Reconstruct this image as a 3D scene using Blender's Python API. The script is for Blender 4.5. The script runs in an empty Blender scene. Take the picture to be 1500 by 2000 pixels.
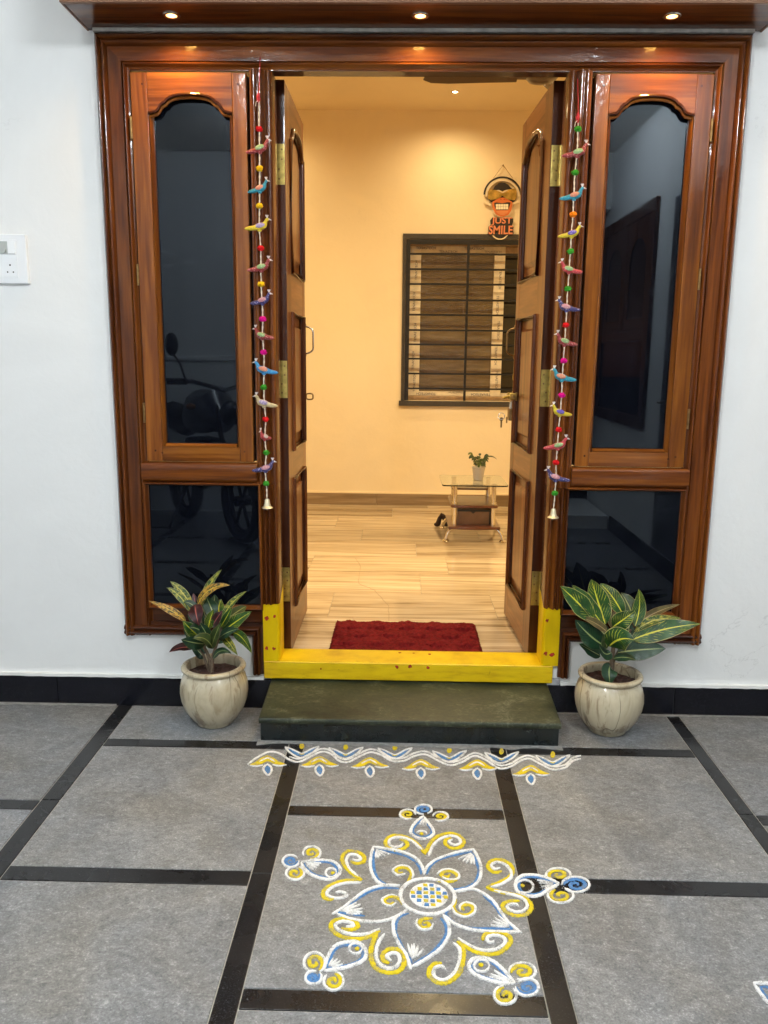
import bpy, bmesh, math, random
from mathutils import Vector, Matrix, noise as mnoise
random.seed(7)
S = bpy.context.scene
COL = S.collection
PI = math.pi

# ------------------------------------------------------------------ camera
CAM = Vector((-0.005289, -2.734274, 1.2466))
CR = Vector((0.9997049, 0.0221674, 0.00993585))
CU = Vector((-0.01393762, 0.18841127, 0.98199131))
CF = Vector((-0.01989617, 0.98184001, -0.18866463))
FPX = 1582.41
cd = bpy.data.cameras.new('camera')
cam = bpy.data.objects.new('camera', cd)
COL.objects.link(cam)
cam.matrix_world = Matrix(((CR.x, CU.x, -CF.x, CAM.x), (CR.y, CU.y, -CF.y, CAM.y), (CR.z, CU.z, -CF.z, CAM.z), (0, 0, 0, 1)))
cd.sensor_fit = 'VERTICAL'
cd.sensor_height = 36.0
cd.lens = 36.0 * FPX / 2000.0
cd.clip_start = 0.02
cd.clip_end = 300
S.camera = cam

# ------------------------------------------------------------------ world: night-fall sky, no sun
W = bpy.data.worlds.new('World')
S.world = W
W.use_nodes = True
nt = W.node_tree
bg = nt.nodes['Background']
sky = nt.nodes.new('ShaderNodeTexSky')
sky.sky_type = 'NISHITA'
sky.sun_disc = False
sky.sun_elevation = math.radians(1.0)
sky.sun_rotation = math.radians(200)
nt.links.new(sky.outputs[0], bg.inputs[0])
bg.inputs[1].default_value = 0.05

TUBE_POWER = 430.0     # porch battens (emission strength of the tubes)
SPOT_POWER = 19.0       # canopy spots, watts
ROOM_POWER = 146.0       # room downlights, watts
S.view_settings.view_transform = 'Standard'
S.view_settings.look = 'None'
S.view_settings.gamma = 1.0
S.view_settings.use_curve_mapping = False
S.view_settings.exposure = 0.0
S.cycles.use_denoising = True
S.cycles.max_bounces = 8
S.cycles.diffuse_bounces = 5
S.cycles.glossy_bounces = 4
S.cycles.transmission_bounces = 6
S.cycles.sample_clamp_indirect = 6.0
S.cycles.caustics_reflective = False
S.cycles.caustics_refractive = False


def P(px, py, ax, val):
    """point where the sight line of photo pixel (px, py) meets the real plane axis=val"""
    d = CF + CR * ((px - 750) / FPX) + CU * ((1000 - py) / FPX)
    t = (val - CAM[ax]) / d[ax]
    return CAM + d * t


# ------------------------------------------------------------------ mesh helpers
class MB:
    def __init__(s):
        s.v = []; s.f = []; s.uv = None

    def add(s, vs, fs):
        n = len(s.v)
        s.v += [tuple(v) for v in vs]
        s.f += [tuple(i + n for i in f) for f in fs]
        return s

    def box(s, x0, x1, y0, y1, z0, z1):
        x0, x1 = min(x0, x1), max(x0, x1); y0, y1 = min(y0, y1), max(y0, y1); z0, z1 = min(z0, z1), max(z0, z1)
        return s.add([(x0, y0, z0), (x1, y0, z0), (x1, y1, z0), (x0, y1, z0), (x0, y0, z1), (x1, y0, z1), (x1, y1, z1), (x0, y1, z1)],
                     [(0, 3, 2, 1), (4, 5, 6, 7), (0, 1, 5, 4), (1, 2, 6, 5), (2, 3, 7, 6), (3, 0, 4, 7)])

    def prism(s, pts, plane, a, b):
        """closed 2-D outline extruded between a and b along the third axis"""
        def m(p, c):
            if plane == 'xz': return (p[0], c, p[1])
            if plane == 'xy': return (p[0], p[1], c)
            return (c, p[0], p[1])
        n = len(pts)
        return s.add([m(p, a) for p in pts] + [m(p, b) for p in pts],
                     [tuple(range(n))[::-1], tuple(range(n, 2 * n))] + [(i, (i + 1) % n, n + (i + 1) % n, n + i) for i in range(n)])

    def strip(s, lo, hi, plane, a, b):
        """solid between two matching 2-D polylines lo and hi"""
        pts = list(lo) + list(hi)[::-1]
        n = len(lo)
        def m(p, c):
            if plane == 'xz': return (p[0], c, p[1])
            if plane == 'xy': return (p[0], p[1], c)
            return (c, p[0], p[1])
        vs = [m(p, a) for p in lo] + [m(p, a) for p in hi] + [m(p, b) for p in lo] + [m(p, b) for p in hi]
        fs = []
        for i in range(n - 1):
            fs += [(i, i + 1, n + i + 1, n + i), (2 * n + i, 3 * n + i, 3 * n + i + 1, 2 * n + i + 1),
                   (i, 2 * n + i, 2 * n + i + 1, i + 1), (n + i, n + i + 1, 3 * n + i + 1, 3 * n + i)]
        fs += [(0, n, 3 * n, 2 * n), (n - 1, 3 * n - 1, 4 * n - 1, 2 * n - 1)]
        return s.add(vs, fs)

    def tube(s, path, r, n=8, closed=False, flat=1.0):
        path = [Vector(p) for p in path]
        m = len(path)
        rs = r if isinstance(r, (list, tuple)) else [r] * m
        vs = []; fs = []
        ref = None
        for i, p in enumerate(path):
            a = path[(i - 1) % m] if (closed or i > 0) else p
            b = path[(i + 1) % m] if (closed or i < m - 1) else p
            t = (b - a).normalized()
            if ref is None:
                ref = Vector((0, 0, 1)) if abs(t.z) < .9 else Vector((1, 0, 0))
            u = (ref - t * ref.dot(t)).normalized()
            w = t.cross(u)
            ref = u
            for k in range(n):
                an = 2 * PI * k / n
                vs.append(p + u * (math.cos(an) * rs[i]) + w * (math.sin(an) * rs[i] * flat))
        e = m if closed else m - 1
        for i in range(e):
            j = (i + 1) % m
            for k in range(n):
                fs.append((i * n + k, i * n + (k + 1) % n, j * n + (k + 1) % n, j * n + k))
        if not closed:
            fs.append(tuple(range(n))[::-1]); fs.append(tuple((m - 1) * n + k for k in range(n)))
        return s.add(vs, fs)

    def lathe(s, prof, c=(0, 0, 0), n=32):
        vs = []; fs = []
        m = len(prof)
        for r, z in prof:
            for k in range(n):
                a = 2 * PI * k / n
                vs.append((c[0] + r * math.cos(a), c[1] + r * math.sin(a), c[2] + z))
        for i in range(m - 1):
            for k in range(n):
                fs.append((i * n + k, i * n + (k + 1) % n, (i + 1) * n + (k + 1) % n, (i + 1) * n + k))
        if prof[0][0] > 1e-5: fs.append(tuple(range(n))[::-1])
        if prof[-1][0] > 1e-5: fs.append(tuple((m - 1) * n + k for k in range(n)))
        return s.add(vs, fs)

    def ball(s, c, rx, ry=None, rz=None, n=12, m=8, jit=0.0):
        ry = ry or rx; rz = rz or rx
        vs = [(c[0], c[1], c[2] - rz)]; fs = []
        for i in range(1, m):
            ph = -PI / 2 + PI * i / m
            for k in range(n):
                a = 2 * PI * k / n
                q = 1 + random.uniform(-jit, jit)
                vs.append((c[0] + rx * q * math.cos(ph) * math.cos(a), c[1] + ry * q * math.cos(ph) * math.sin(a), c[2] + rz * q * math.sin(ph)))
        vs.append((c[0], c[1], c[2] + rz))
        for k in range(n): fs.append((0, 1 + (k + 1) % n, 1 + k))
        for i in range(m - 2):
            for k in range(n):
                fs.append((1 + i * n + k, 1 + i * n + (k + 1) % n, 1 + (i + 1) * n + (k + 1) % n, 1 + (i + 1) * n + k))
        b = 1 + (m - 2) * n; t = len(vs) - 1
        for k in range(n): fs.append((b + k, b + (k + 1) % n, t))
        return s.add(vs, fs)

    def disc(s, c, r, axis='y', h=.001, n=14, jit=0.0):
        vs = []
        for q in (0, 1):
            for k in range(n):
                a = 2 * PI * k / n
                rr = r * (1 + (random.uniform(-jit, jit) if q == 0 else 0)) if jit else r
                u, w = rr * math.cos(a), rr * math.sin(a)
                o = q * h
                vs.append({'y': (c[0] + u, c[1] + o, c[2] + w), 'x': (c[0] + o, c[1] + u, c[2] + w), 'z': (c[0] + u, c[1] + w, c[2] + o)}[axis])
        if jit:
            for k in range(n):
                p = vs[k]
                vs[n + k] = {'y': (p[0], p[1] + h, p[2]), 'x': (p[0] + h, p[1], p[2]), 'z': (p[0], p[1], p[2] + h)}[axis]
        return s.add(vs, [tuple(range(n))[::-1], tuple(range(n, 2 * n))] + [(i, (i + 1) % n, n + (i + 1) % n, n + i) for i in range(n)])


def wloc(o):
    v = Vector(o.location)
    while o.parent:
        o = o.parent
        v += Vector(o.location)
    return v


def obj(name, mb, mat, parent=None, bev=0.0, smooth=35, local=False, seg=2, label=None):
    me = bpy.data.meshes.new(name)
    off = Vector((0, 0, 0)) if (parent is None or local) else wloc(parent)
    me.from_pydata([tuple(Vector(v) - off) for v in mb.v], [], mb.f)
    b = bmesh.new(); b.from_mesh(me)
    bmesh.ops.recalc_face_normals(b, faces=b.faces)
    b.to_mesh(me); b.free()
    if mb.uv:
        ul = me.uv_layers.new(name='uv')
        for lp in me.loops:
            ul.data[lp.index].uv = mb.uv[lp.vertex_index]
    if smooth:
        for p in me.polygons: p.use_smooth = True
        me.set_sharp_from_angle(angle=math.radians(smooth))
    if mat: me.materials.append(mat)
    o = bpy.data.objects.new(name, me)
    COL.objects.link(o)
    if parent: o.parent = parent
    if bev:
        m = o.modifiers.new('bevel', 'BEVEL')
        m.width = bev; m.segments = seg; m.limit_method = 'ANGLE'; m.angle_limit = math.radians(40)
        m.harden_normals = True
    if label: o['label'] = label
    return o


def tag(o, label, cat, group=None):
    o['label'] = label; o['category'] = cat
    if group: o['group'] = group
    return o


def thing(name, label, cat, loc=(0, 0, 0), rz=0, group=None):
    o = bpy.data.objects.new(name, None)
    o.empty_display_size = .1
    COL.objects.link(o)
    o.location = loc; o.rotation_euler = (0, 0, rz)
    return tag(o, label, cat, group)


def struct(o, label=None):
    o['kind'] = 'structure'
    if label: o['label'] = label
    return o


def linked(name, src, parent, loc=(0, 0, 0), mat=None):
    """another object sharing src's mesh data"""
    me = src.data
    o = bpy.data.objects.new(name, me)
    COL.objects.link(o)
    if parent: o.parent = parent
    o.location = loc
    return o


def text_mb(s, size, depth=.001, shear=0.0, offset=0.0, align='CENTER'):
    cu = bpy.data.curves.new('lettering', 'FONT')
    cu.body = s; cu.size = size; cu.extrude = depth; cu.shear = shear; cu.offset = offset
    cu.align_x = align; cu.align_y = 'CENTER'; cu.resolution_u = 3
    t = bpy.data.objects.new('lettering', cu)
    COL.objects.link(t)
    dg = bpy.context.evaluated_depsgraph_get()
    me = bpy.data.meshes.new_from_object(t.evaluated_get(dg))
    vs = [tuple(v.co) for v in me.vertices]; fs = [tuple(p.vertices) for p in me.polygons]
    bpy.data.objects.remove(t); bpy.data.curves.remove(cu); bpy.data.meshes.remove(me)
    return vs, fs
# ------------------------------------------------------------------ materials
def newmat(name):
    m = bpy.data.materials.new(name)
    m.use_nodes = True
    t = m.node_tree
    p = t.nodes['Principled BSDF']
    return m, t, p


def nd(t, typ, **kw):
    n = t.nodes.new(typ)
    for k, v in kw.items():
        if k.startswith('i_'):
            n.inputs[k[2:].replace('_', ' ')].default_value = v
        else:
            setattr(n, k, v)
    return n


def ramp(t, fac, stops):
    r = t.nodes.new('ShaderNodeValToRGB')
    e = r.color_ramp.elements
    while len(e) < len(stops): e.new(.5)
    for el, (pos, c) in zip(e, stops):
        el.position = pos
        el.color = c if len(c) == 4 else (*c, 1)
    t.links.new(fac, r.inputs[0])
    return r.outputs[0]


def mixc(t, fac, a, b, typ='MIX'):
    m = t.nodes.new('ShaderNodeMix')
    m.data_type = 'RGBA'; m.blend_type = typ
    for s, v in ((m.inputs[0], fac), (m.inputs[6], a), (m.inputs[7], b)):
        if hasattr(v, 'is_linked'): t.links.new(v, s)
        else: s.default_value = v if not (isinstance(v, tuple) and len(v) == 3) else (*v, 1)
    return m.outputs[2]


def mth(t, op, a, b=None, c=None, clamp=False):
    m = t.nodes.new('ShaderNodeMath')
    m.operation = op; m.use_clamp = clamp
    for s, v in zip(m.inputs, (a, b, c)):
        if v is None: continue
        if hasattr(v, 'is_linked'): t.links.new(v, s)
        else: s.default_value = v
    return m.outputs[0]


def coords(t, scale=(1, 1, 1), rnd=5.0, kind='Object', rot=(0, 0, 0)):
    tc = t.nodes.new('ShaderNodeTexCoord')
    src = tc.outputs[kind]
    if rnd:
        oi = t.nodes.new('ShaderNodeObjectInfo')
        va = t.nodes.new('ShaderNodeVectorMath'); va.operation = 'ADD'
        mu = mth(t, 'MULTIPLY', oi.outputs['Random'], rnd)
        cx = t.nodes.new('ShaderNodeCombineXYZ')
        for i in range(3): t.links.new(mu, cx.inputs[i])
        t.links.new(src, va.inputs[0]); t.links.new(cx.outputs[0], va.inputs[1])
        src = va.outputs[0]
    mp = t.nodes.new('ShaderNodeMapping')
    mp.inputs['Scale'].default_value = scale
    mp.inputs['Rotation'].default_value = rot
    t.links.new(src, mp.inputs[0])
    return mp.outputs[0]


def noise(t, vec, scale, detail=4, rough=.55, dist=0.0):
    n = nd(t, 'ShaderNodeTexNoise')
    n.inputs['Scale'].default_value = scale; n.inputs['Detail'].default_value = detail
    n.inputs['Roughness'].default_value = rough; n.inputs['Distortion'].default_value = dist
    if vec is not None: t.links.new(vec, n.inputs['Vector'])
    return n.outputs['Fac']


def bump(t, p, h, strength=.2, dist=.002, sock='Normal'):
    b = nd(t, 'ShaderNodeBump')
    b.inputs['Strength'].default_value = strength; b.inputs['Distance'].default_value = dist
    t.links.new(h, b.inputs['Height'])
    t.links.new(b.outputs[0], p.inputs[sock])


def plain(name, col, rough=.5, metal=0.0, spec=.5, coat=0.0, var=0.0, vs=40, bmp=0.0):
    m, t, p = newmat(name)
    p.inputs['Base Color'].default_value = (*col, 1)
    p.inputs['Roughness'].default_value = rough; p.inputs['Metallic'].default_value = metal
    p.inputs['Specular IOR Level'].default_value = spec
    p.inputs['Coat Weight'].default_value = coat
    p.inputs['Coat Roughness'].default_value = .06
    v = coords(t)
    n = noise(t, v, vs, 5)
    if var:
        c = ramp(t, n, [(.25, tuple(max(0, x * (1 - var)) for x in col)), (.75, tuple(min(1, x * (1 + var)) for x in col))])
        t.links.new(c, p.inputs['Base Color'])
    if bmp: bump(t, p, n, bmp)
    return m


def emit(name, col, strength):
    m, t, p = newmat(name)
    p.inputs['Base Color'].default_value = (0, 0, 0, 1)
    p.inputs['Emission Color'].default_value = (*col, 1)
    p.inputs['Emission Strength'].default_value = strength
    return m


def wood(name, axis, cols, rough=.2, coat=1.0, big=1.0, wav=.06):
    m, t, p = newmat(name)
    sc = {'x': (.5, 9, 9), 'y': (9, .5, 9), 'z': (9, 9, .5)}[axis]
    sc2 = {'x': (6, 130, 130), 'y': (130, 6, 130), 'z': (130, 130, 6)}[axis]
    v = coords(t, tuple(x * big for x in sc), 7.0)
    n1 = noise(t, v, 1.6, 5, .6, 1.4)
    w = nd(t, 'ShaderNodeTexNoise'); w.inputs['Scale'].default_value = 5.5; w.inputs['Detail'].default_value = 6; w.inputs['Distortion'].default_value = .6
    t.links.new(v, w.inputs['Vector'])
    v2 = coords(t, sc2, 3.0)
    n2 = noise(t, v2, 1.0, 3, .6)
    a = mth(t, 'ADD', mth(t, 'MULTIPLY', n1, .55), mth(t, 'MULTIPLY', w.outputs['Fac'], .3))
    a = mth(t, 'ADD', a, mth(t, 'MULTIPLY', n2, .15))
    c = ramp(t, a, [(.32, cols[0]), (.46, cols[1]), (.56, cols[2]), (.68, cols[3])])
    oi = nd(t, 'ShaderNodeObjectInfo')
    br = mth(t, 'ADD', mth(t, 'MULTIPLY', oi.outputs['Random'], .3), .85)
    hs = nd(t, 'ShaderNodeHueSaturation')
    t.links.new(br, hs.inputs['Value']); t.links.new(c, hs.inputs['Color'])
    # a few dark pores and knots
    vk = coords(t, tuple(x * .35 for x in sc), 11.0)
    kn = noise(t, vk, 2.6, 2, .5, 2.0)
    kf = ramp(t, kn, [(.70, (0, 0, 0)), (.78, (1, 1, 1))])
    c2 = mixc(t, mth(t, 'MULTIPLY', kf, .45), hs.outputs[0], cols[0])
    t.links.new(c2, p.inputs['Base Color'])
    p.inputs['Roughness'].default_value = .40
    p.inputs['Coat Weight'].default_value = coat * .85
    p.inputs['Coat Roughness'].default_value = rough * .35
    p.inputs['Coat IOR'].default_value = 1.38
    p.inputs['Specular IOR Level'].default_value = .05
    vb = coords(t, {'x': (.6, 1, 1), 'y': (1, .6, 1), 'z': (1, 1, .6)}[axis], 3.0)
    nb = noise(t, vb, 55, 3, .6)
    bump(t, p, nb, wav * 2.6, .0035, 'Coat Normal')
    bump(t, p, n2, .12, .001)
    return m


TEAK = [(.018, .0046, .0015), (.074, .0185, .0036), (.138, .039, .0060), (.225, .076, .012)]
TEAKD = [(.014, .0042, .002), (.040, .0105, .0036), (.064, .0175, .005), (.10, .030, .008)]
TEAKL = [(.085, .026, .007), (.165, .056, .014), (.225, .082, .022), (.30, .118, .036)]
TEAKS = [(.034, .0085, .002), (.122, .034, .0050), (.200, .064, .0085), (.295, .106, .016)]
M = {}
for ax in 'xyz':
    M['sash_' + ax] = wood('honey_varnished_wood_' + ax, ax, TEAKS)
    M['wood_' + ax] = wood('varnished_wood_' + ax, ax, TEAK)
    M['dark_' + ax] = wood('dark_varnished_wood_' + ax, ax, TEAKD, rough=.22)
    M['leafw_' + ax] = wood('door_wood_' + ax, ax, TEAKL, rough=.45, coat=.7)


def mat_wall(name, base, stain=(.62, .62, .58), amt=.5):
    m, t, p = newmat(name)
    v = coords(t, rnd=0)
    a = noise(t, v, 1.7, 5, .6, .6)
    b = noise(t, v, 9, 6, .65, 1.0)
    c = noise(t, v, 45, 4, .6)
    d = tuple(x * .93 for x in base)
    c1 = ramp(t, a, [(.3, d), (.6, base)])
    vs = coords(t, (1.3, 1.3, .6), 0)
    smd = noise(t, vs, 6.5, 5, .72, 2.2)
    sm = ramp(t, smd, [(.66, (0, 0, 0)), (.80, (1, 1, 1))])
    c2 = mixc(t, mth(t, 'MULTIPLY', sm, amt * .5), c1, stain)
    warm = ramp(t, noise(t, v, .9, 3, .5), [(.55, (0, 0, 0)), (.75, (1, 1, 1))])
    c3 = mixc(t, mth(t, 'MULTIPLY', warm, amt * .35), c2, (base[0] * .98, base[1] * .945, base[2] * .87))
    # grey scuffs and hairline cracks
    scf = ramp(t, noise(t, coords(t, (1, 1, 2.2), 0, rot=(0, .5, 0)), 13, 7, .8, 1.6), [(.70, (0, 0, 0)), (.78, (1, 1, 1))])
    c3 = mixc(t, mth(t, 'MULTIPLY', scf, amt * .45), c3, tuple(x * .72 for x in base))
    hl = mth(t, 'ABSOLUTE', mth(t, 'SUBTRACT', noise(t, v, 2.2, 6, .6, .6), .5))
    hk = ramp(t, noise(t, v, 1.3, 2), [(.58, (0, 0, 0)), (.64, (1, 1, 1))])
    hl = mth(t, 'MULTIPLY', ramp(t, hl, [(.0008, (1, 1, 1)), (.0022, (0, 0, 0))]), hk)
    c3 = mixc(t, mth(t, 'MULTIPLY', hl, amt * .5), c3, tuple(x * .6 for x in base))
    t.links.new(c3, p.inputs['Base Color'])
    p.inputs['Roughness'].default_value = .55
    p.inputs['Specular IOR Level'].default_value = .35
    h = mth(t, 'ADD', mth(t, 'MULTIPLY', b, .7), mth(t, 'MULTIPLY', c, .3))
    bump(t, p, h, .32, .006)
    return m


M['wall'] = mat_wall('white_wall_paint', (.80, .818, .822), amt=.75)
M['ledge'] = mat_wall('white_ledge_paint', (.84, .85, .83), amt=.3)
M['room_wall'] = mat_wall('cream_room_paint', (.82, .69, .475), (.7, .54, .33), .25)
M['room_ceil'] = mat_wall('room_ceiling_paint', (.80, .66, .44), (.7, .55, .35), .1)


def mat_slab():
    m, t, p = newmat('grey_stone')
    v = coords(t, rnd=9.0)
    a = noise(t, v, 2.4, 6, .62, .8)
    vb = coords(t, (1, 1.5, 1), 4.0, rot=(0, 0, .5))
    b = noise(t, vb, 46, 8, .74, .8)
    g = noise(t, v, 210, 4, .8)
    s = mth(t, 'ADD', mth(t, 'MULTIPLY', b, .45), mth(t, 'MULTIPLY', g, .55))
    c = ramp(t, s, [(.35, (.080, .085, .090)), (.45, (.164, .171, .178)), (.55, (.232, .239, .246)), (.66, (.49, .495, .50))])
    tint = ramp(t, a, [(.32, (.88, .93, 1.0)), (.5, (1, 1, 1)), (.68, (1.0, .95, .87))])
    c2 = mixc(t, .85, c, tint, 'MULTIPLY')
    a2 = noise(t, v, 5.5, 5, .65, 1.2)
    dk = ramp(t, a2, [(.35, (.78, .78, .78)), (.62, (1.12, 1.12, 1.12))])
    c3 = mixc(t, .8, c2, dk, 'MULTIPLY')
    oi = nd(t, 'ShaderNodeObjectInfo')
    hs = nd(t, 'ShaderNodeHueSaturation')
    t.links.new(mth(t, 'ADD', mth(t, 'MULTIPLY', oi.outputs['Random'], .26), .87), hs.inputs['Value'])
    t.links.new(c3, hs.inputs['Color'])
    # greenish-brown stains and pale scuffs
    st = ramp(t, noise(t, v, 3.2, 6, .6, 1.5), [(.60, (0, 0, 0)), (.74, (1, 1, 1))])
    c4 = mixc(t, mth(t, 'MULTIPLY', st, .26), hs.outputs[0], (.13, .115, .075))
    vsc = coords(t, (5, 30, 1), 3.0, rot=(0, 0, .8))
    sf = ramp(t, noise(t, vsc, 2.4, 3, .6, .8), [(.70, (0, 0, 0)), (.74, (1, 1, 1))])
    c5 = mixc(t, mth(t, 'MULTIPLY', sf, .22), c4, (.5, .5, .49))
    t.links.new(c5, p.inputs['Base Color'])
    p.inputs['Roughness'].default_value = .52
    p.inputs['Specular IOR Level'].default_value = .4
    rr = ramp(t, b, [(.3, (.62, .62, .62)), (.7, (.42, .42, .42))])
    t.links.new(rr, p.inputs['Roughness'])
    h = mth(t, 'ADD', mth(t, 'MULTIPLY', b, .8), mth(t, 'MULTIPLY', g, .35))
    bump(t, p, h, .5, .0022)
    return m


def mat_granite(name, base=(.016, .016, .019), speck=.16, rough=.16, cloud=.4):
    m, t, p = newmat(name)
    v = coords(t, rnd=6.0)
    g = noise(t, v, 260, 3, .8)
    a = noise(t, v, 7, 5, .6, .6)
    c = ramp(t, g, [(.5, base), (.64, tuple(x * 2.2 for x in base)), (.78, (speck, speck, speck * 1.05))])
    d = mixc(t, mth(t, 'MULTIPLY', ramp(t, a, [(.45, (0, 0, 0)), (.75, (1, 1, 1))]), cloud), c, tuple(x * 2.6 + .006 for x in base))
    t.links.new(d, p.inputs['Base Color'])
    rr = ramp(t, a, [(.3, (rough,) * 3), (.8, (rough + .2,) * 3)])
    t.links.new(rr, p.inputs['Roughness'])
    p.inputs['Specular IOR Level'].default_value = .36
    bump(t, p, noise(t, v, 60, 4), .05, .001)
    return m


M['slab'] = mat_slab()
M['strip'] = mat_granite('black_granite_strip', (.0085, .0088, .010), .15, .20, .25)
M['skirt'] = mat_granite('black_granite_skirting', (.0035, .004, .007), .10, .10, .15)
M['riser'] = mat_granite('dark_step_riser', (.006, .009, .010), .05, .20, .25)
M['grout'] = plain('pale_grout', (.40, .385, .34), .85, var=.25, vs=60)


def mat_tread():
    m, t, p = newmat('green_stone_tread')
    v = coords(t, (1, 1.6, 1), 0)
    a = noise(t, v, 5, 6, .65, 1.0)
    b = noise(t, v, 42, 7, .75, 1.2)
    s = mth(t, 'ADD', mth(t, 'MULTIPLY', a, .5), mth(t, 'MULTIPLY', b, .5))
    c = ramp(t, s, [(.34, (.004, .007, .006)), (.45, (.012, .018, .012)), (.55, (.030, .036, .020)), (.66, (.10, .11, .075))])
    vs = coords(t, (3, 26, 1), 0, rot=(0, 0, .55))
    sc = ramp(t, noise(t, vs, 2.1, 2, .5, .5), [(.745, (0, 0, 0)), (.76, (1, 1, 1))])
    c2 = mixc(t, mth(t, 'MULTIPLY', sc, .5), c, (.30, .30, .24))
    t.links.new(c2, p.inputs['Base Color'])
    rr = ramp(t, a, [(.3, (.32,) * 3), (.7, (.50,) * 3)])
    t.links.new(rr, p.inputs['Roughness'])
    p.inputs['Specular IOR Level'].default_value = .30
    bump(t, p, b, .25, .0015)
    return m


M['tread'] = mat_tread()


def mat_roomfloor():
    m, t, p = newmat('vein_cut_marble')
    v = coords(t, (.5, 8, 8), 13.0)
    n1 = noise(t, v, 1.7, 6, .62, .9)
    v2 = coords(t, (2.2, 60, 60), 5.0)
    n2 = noise(t, v2, 1.2, 4, .6, .3)
    s = mth(t, 'ADD', mth(t, 'MULTIPLY', n1, .68), mth(t, 'MULTIPLY', n2, .32))
    c = ramp(t, s, [(.33, (.17, .11, .055)), (.43, (.35, .255, .15)), (.52, (.50, .39, .255)), (.66, (.66, .55, .39))])
    oi = nd(t, 'ShaderNodeObjectInfo')
    hs = nd(t, 'ShaderNodeHueSaturation')
    t.links.new(mth(t, 'ADD', mth(t, 'MULTIPLY', oi.outputs['Random'], .30), .78), hs.inputs['Value'])
    t.links.new(c, hs.inputs['Color'])
    t.links.new(hs.outputs[0], p.inputs['Base Color'])
    rr = ramp(t, n2, [(.3, (.05,) * 3), (.7, (.13,) * 3)])
    t.links.new(rr, p.inputs['Roughness'])
    return m


M['room_floor'] = mat_roomfloor()
M['room_skirt'] = wood('streaked_stone_skirting', 'x', [(.12, .075, .04), (.22, .15, .085), (.28, .20, .12), (.36, .27, .17)], rough=.3, coat=.4)


def mat_yellow():
    m, t, p = newmat('yellow_enamel_paint')
    v = coords(t, (1, 1, 5), 0)
    a = noise(t, v, 9, 5, .6)
    c = ramp(t, a, [(.28, (.50, .30, .003)), (.5, (.68, .46, .004)), (.8, (.80, .57, .008))])
    vw = coords(t, (1, 1, 1), 0)
    wn = ramp(t, noise(t, vw, 30, 5, .75, .5), [(.63, (0, 0, 0)), (.70, (1, 1, 1))])
    c2 = mixc(t, mth(t, 'MULTIPLY', wn, .5), c, (.24, .13, .01))
    t.links.new(c2, p.inputs['Base Color'])
    p.inputs['Roughness'].default_value = .36
    p.inputs['Specular IOR Level'].default_value = .45
    bump(t, p, a, .12, .002)
    return m


M['yellow'] = mat_yellow()


def mat_post():
    """varnished wood whose foot has been painted yellow with a brush"""
    m = wood('half_painted_wood', 'z', TEAK)
    t = m.node_tree
    p = t.nodes['Principled BSDF']
    src = p.inputs['Base Color'].links[0].from_socket
    tc = t.nodes.new('ShaderNodeTexCoord')
    sx = t.nodes.new('ShaderNodeSeparateXYZ')
    t.links.new(tc.outputs['Object'], sx.inputs[0])
    v = coords(t, (1, 1, .3), 0)
    n = noise(t, v, 60, 3)
    y0 = mth(t, 'MAXIMUM', sx.outputs['Y'], 0.0)
    lim = mth(t, 'ADD', mth(t, 'MULTIPLY', y0, .55), mth(t, 'MULTIPLY', n, .010))
    lim = mth(t, 'ADD', lim, .271)
    fac = mth(t, 'LESS_THAN', sx.outputs['Z'], lim)
    col = ramp(t, noise(t, v, 20, 5), [(.3, (.60, .40, .003)), (.7, (.74, .51, .005))])
    t.links.new(mixc(t, fac, src, col), p.inputs['Base Color'])
    t.links.new(mth(t, 'SUBTRACT', 1.0, mth(t, 'MULTIPLY', fac, .8)), p.inputs['Coat Weight'])
    return m


M['post'] = mat_post()


def mat_glass():
    m, t, p = newmat('dark_tinted_glass')
    v = coords(t, (1, 1, .5), 2)
    a = noise(t, v, 7, 6, .7, 1.0)
    c = ramp(t, a, [(.35, (.0015, .002, .004)), (.62, (.004, .005, .008)), (.80, (.011, .013, .016))])
    t.links.new(c, p.inputs['Base Color'])
    t.links.new(ramp(t, a, [(.45, (.012,) * 3), (.75, (.07,) * 3)]), p.inputs['Roughness'])
    p.inputs['IOR'].default_value = 1.52
    p.inputs['Specular Tint'].default_value = (.78, .90, 1.0, 1)
    p.inputs['Specular IOR Level'].default_value = .36
    return m


M['glass'] = mat_glass()
M['brass'] = plain('old_brass', (.52, .40, .12), .34, 1.0, var=.35, vs=55)
M['brass_dark'] = plain('tarnished_brass', (.24, .15, .06), .38, 1.0, var=.4, vs=60)
M['steel'] = plain('brushed_steel', (.62, .60, .55), .25, 1.0, var=.15)
M['chrome'] = plain('chrome', (.80, .76, .68), .10, 1.0)
M['black_iron'] = plain('black_iron', (.012, .010, .008), .45, .3, var=.3)
M['black_plastic'] = plain('black_plastic', (.012, .012, .013), .35)
M['rubber'] = plain('tyre_rubber', (.012, .012, .012), .8)
M['white_plastic'] = plain('white_plastic', (.80, .83, .86), .28, coat=.3)
M['dark_hole'] = plain('dark_opening', (.006, .006, .007), .7)
M['kumkum'] = plain('red_kumkum_powder', (.30, .015, .006), .9, var=.4, vs=90)
M['soil'] = plain('dark_red_soil', (.035, .013, .008), .95, var=.7, vs=120, bmp=.8)
M['stem'] = plain('grey_brown_stem', (.12, .085, .055), .75, var=.4, vs=90)
M['white_bead'] = plain('white_thread', (.72, .62, .48), .6, var=.3, vs=160)
M['red_thread'] = plain('red_thread', (.42, .012, .02), .8)
M['bell'] = plain('pale_metal_bell', (.72, .66, .46), .35, .7, var=.2)


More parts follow.
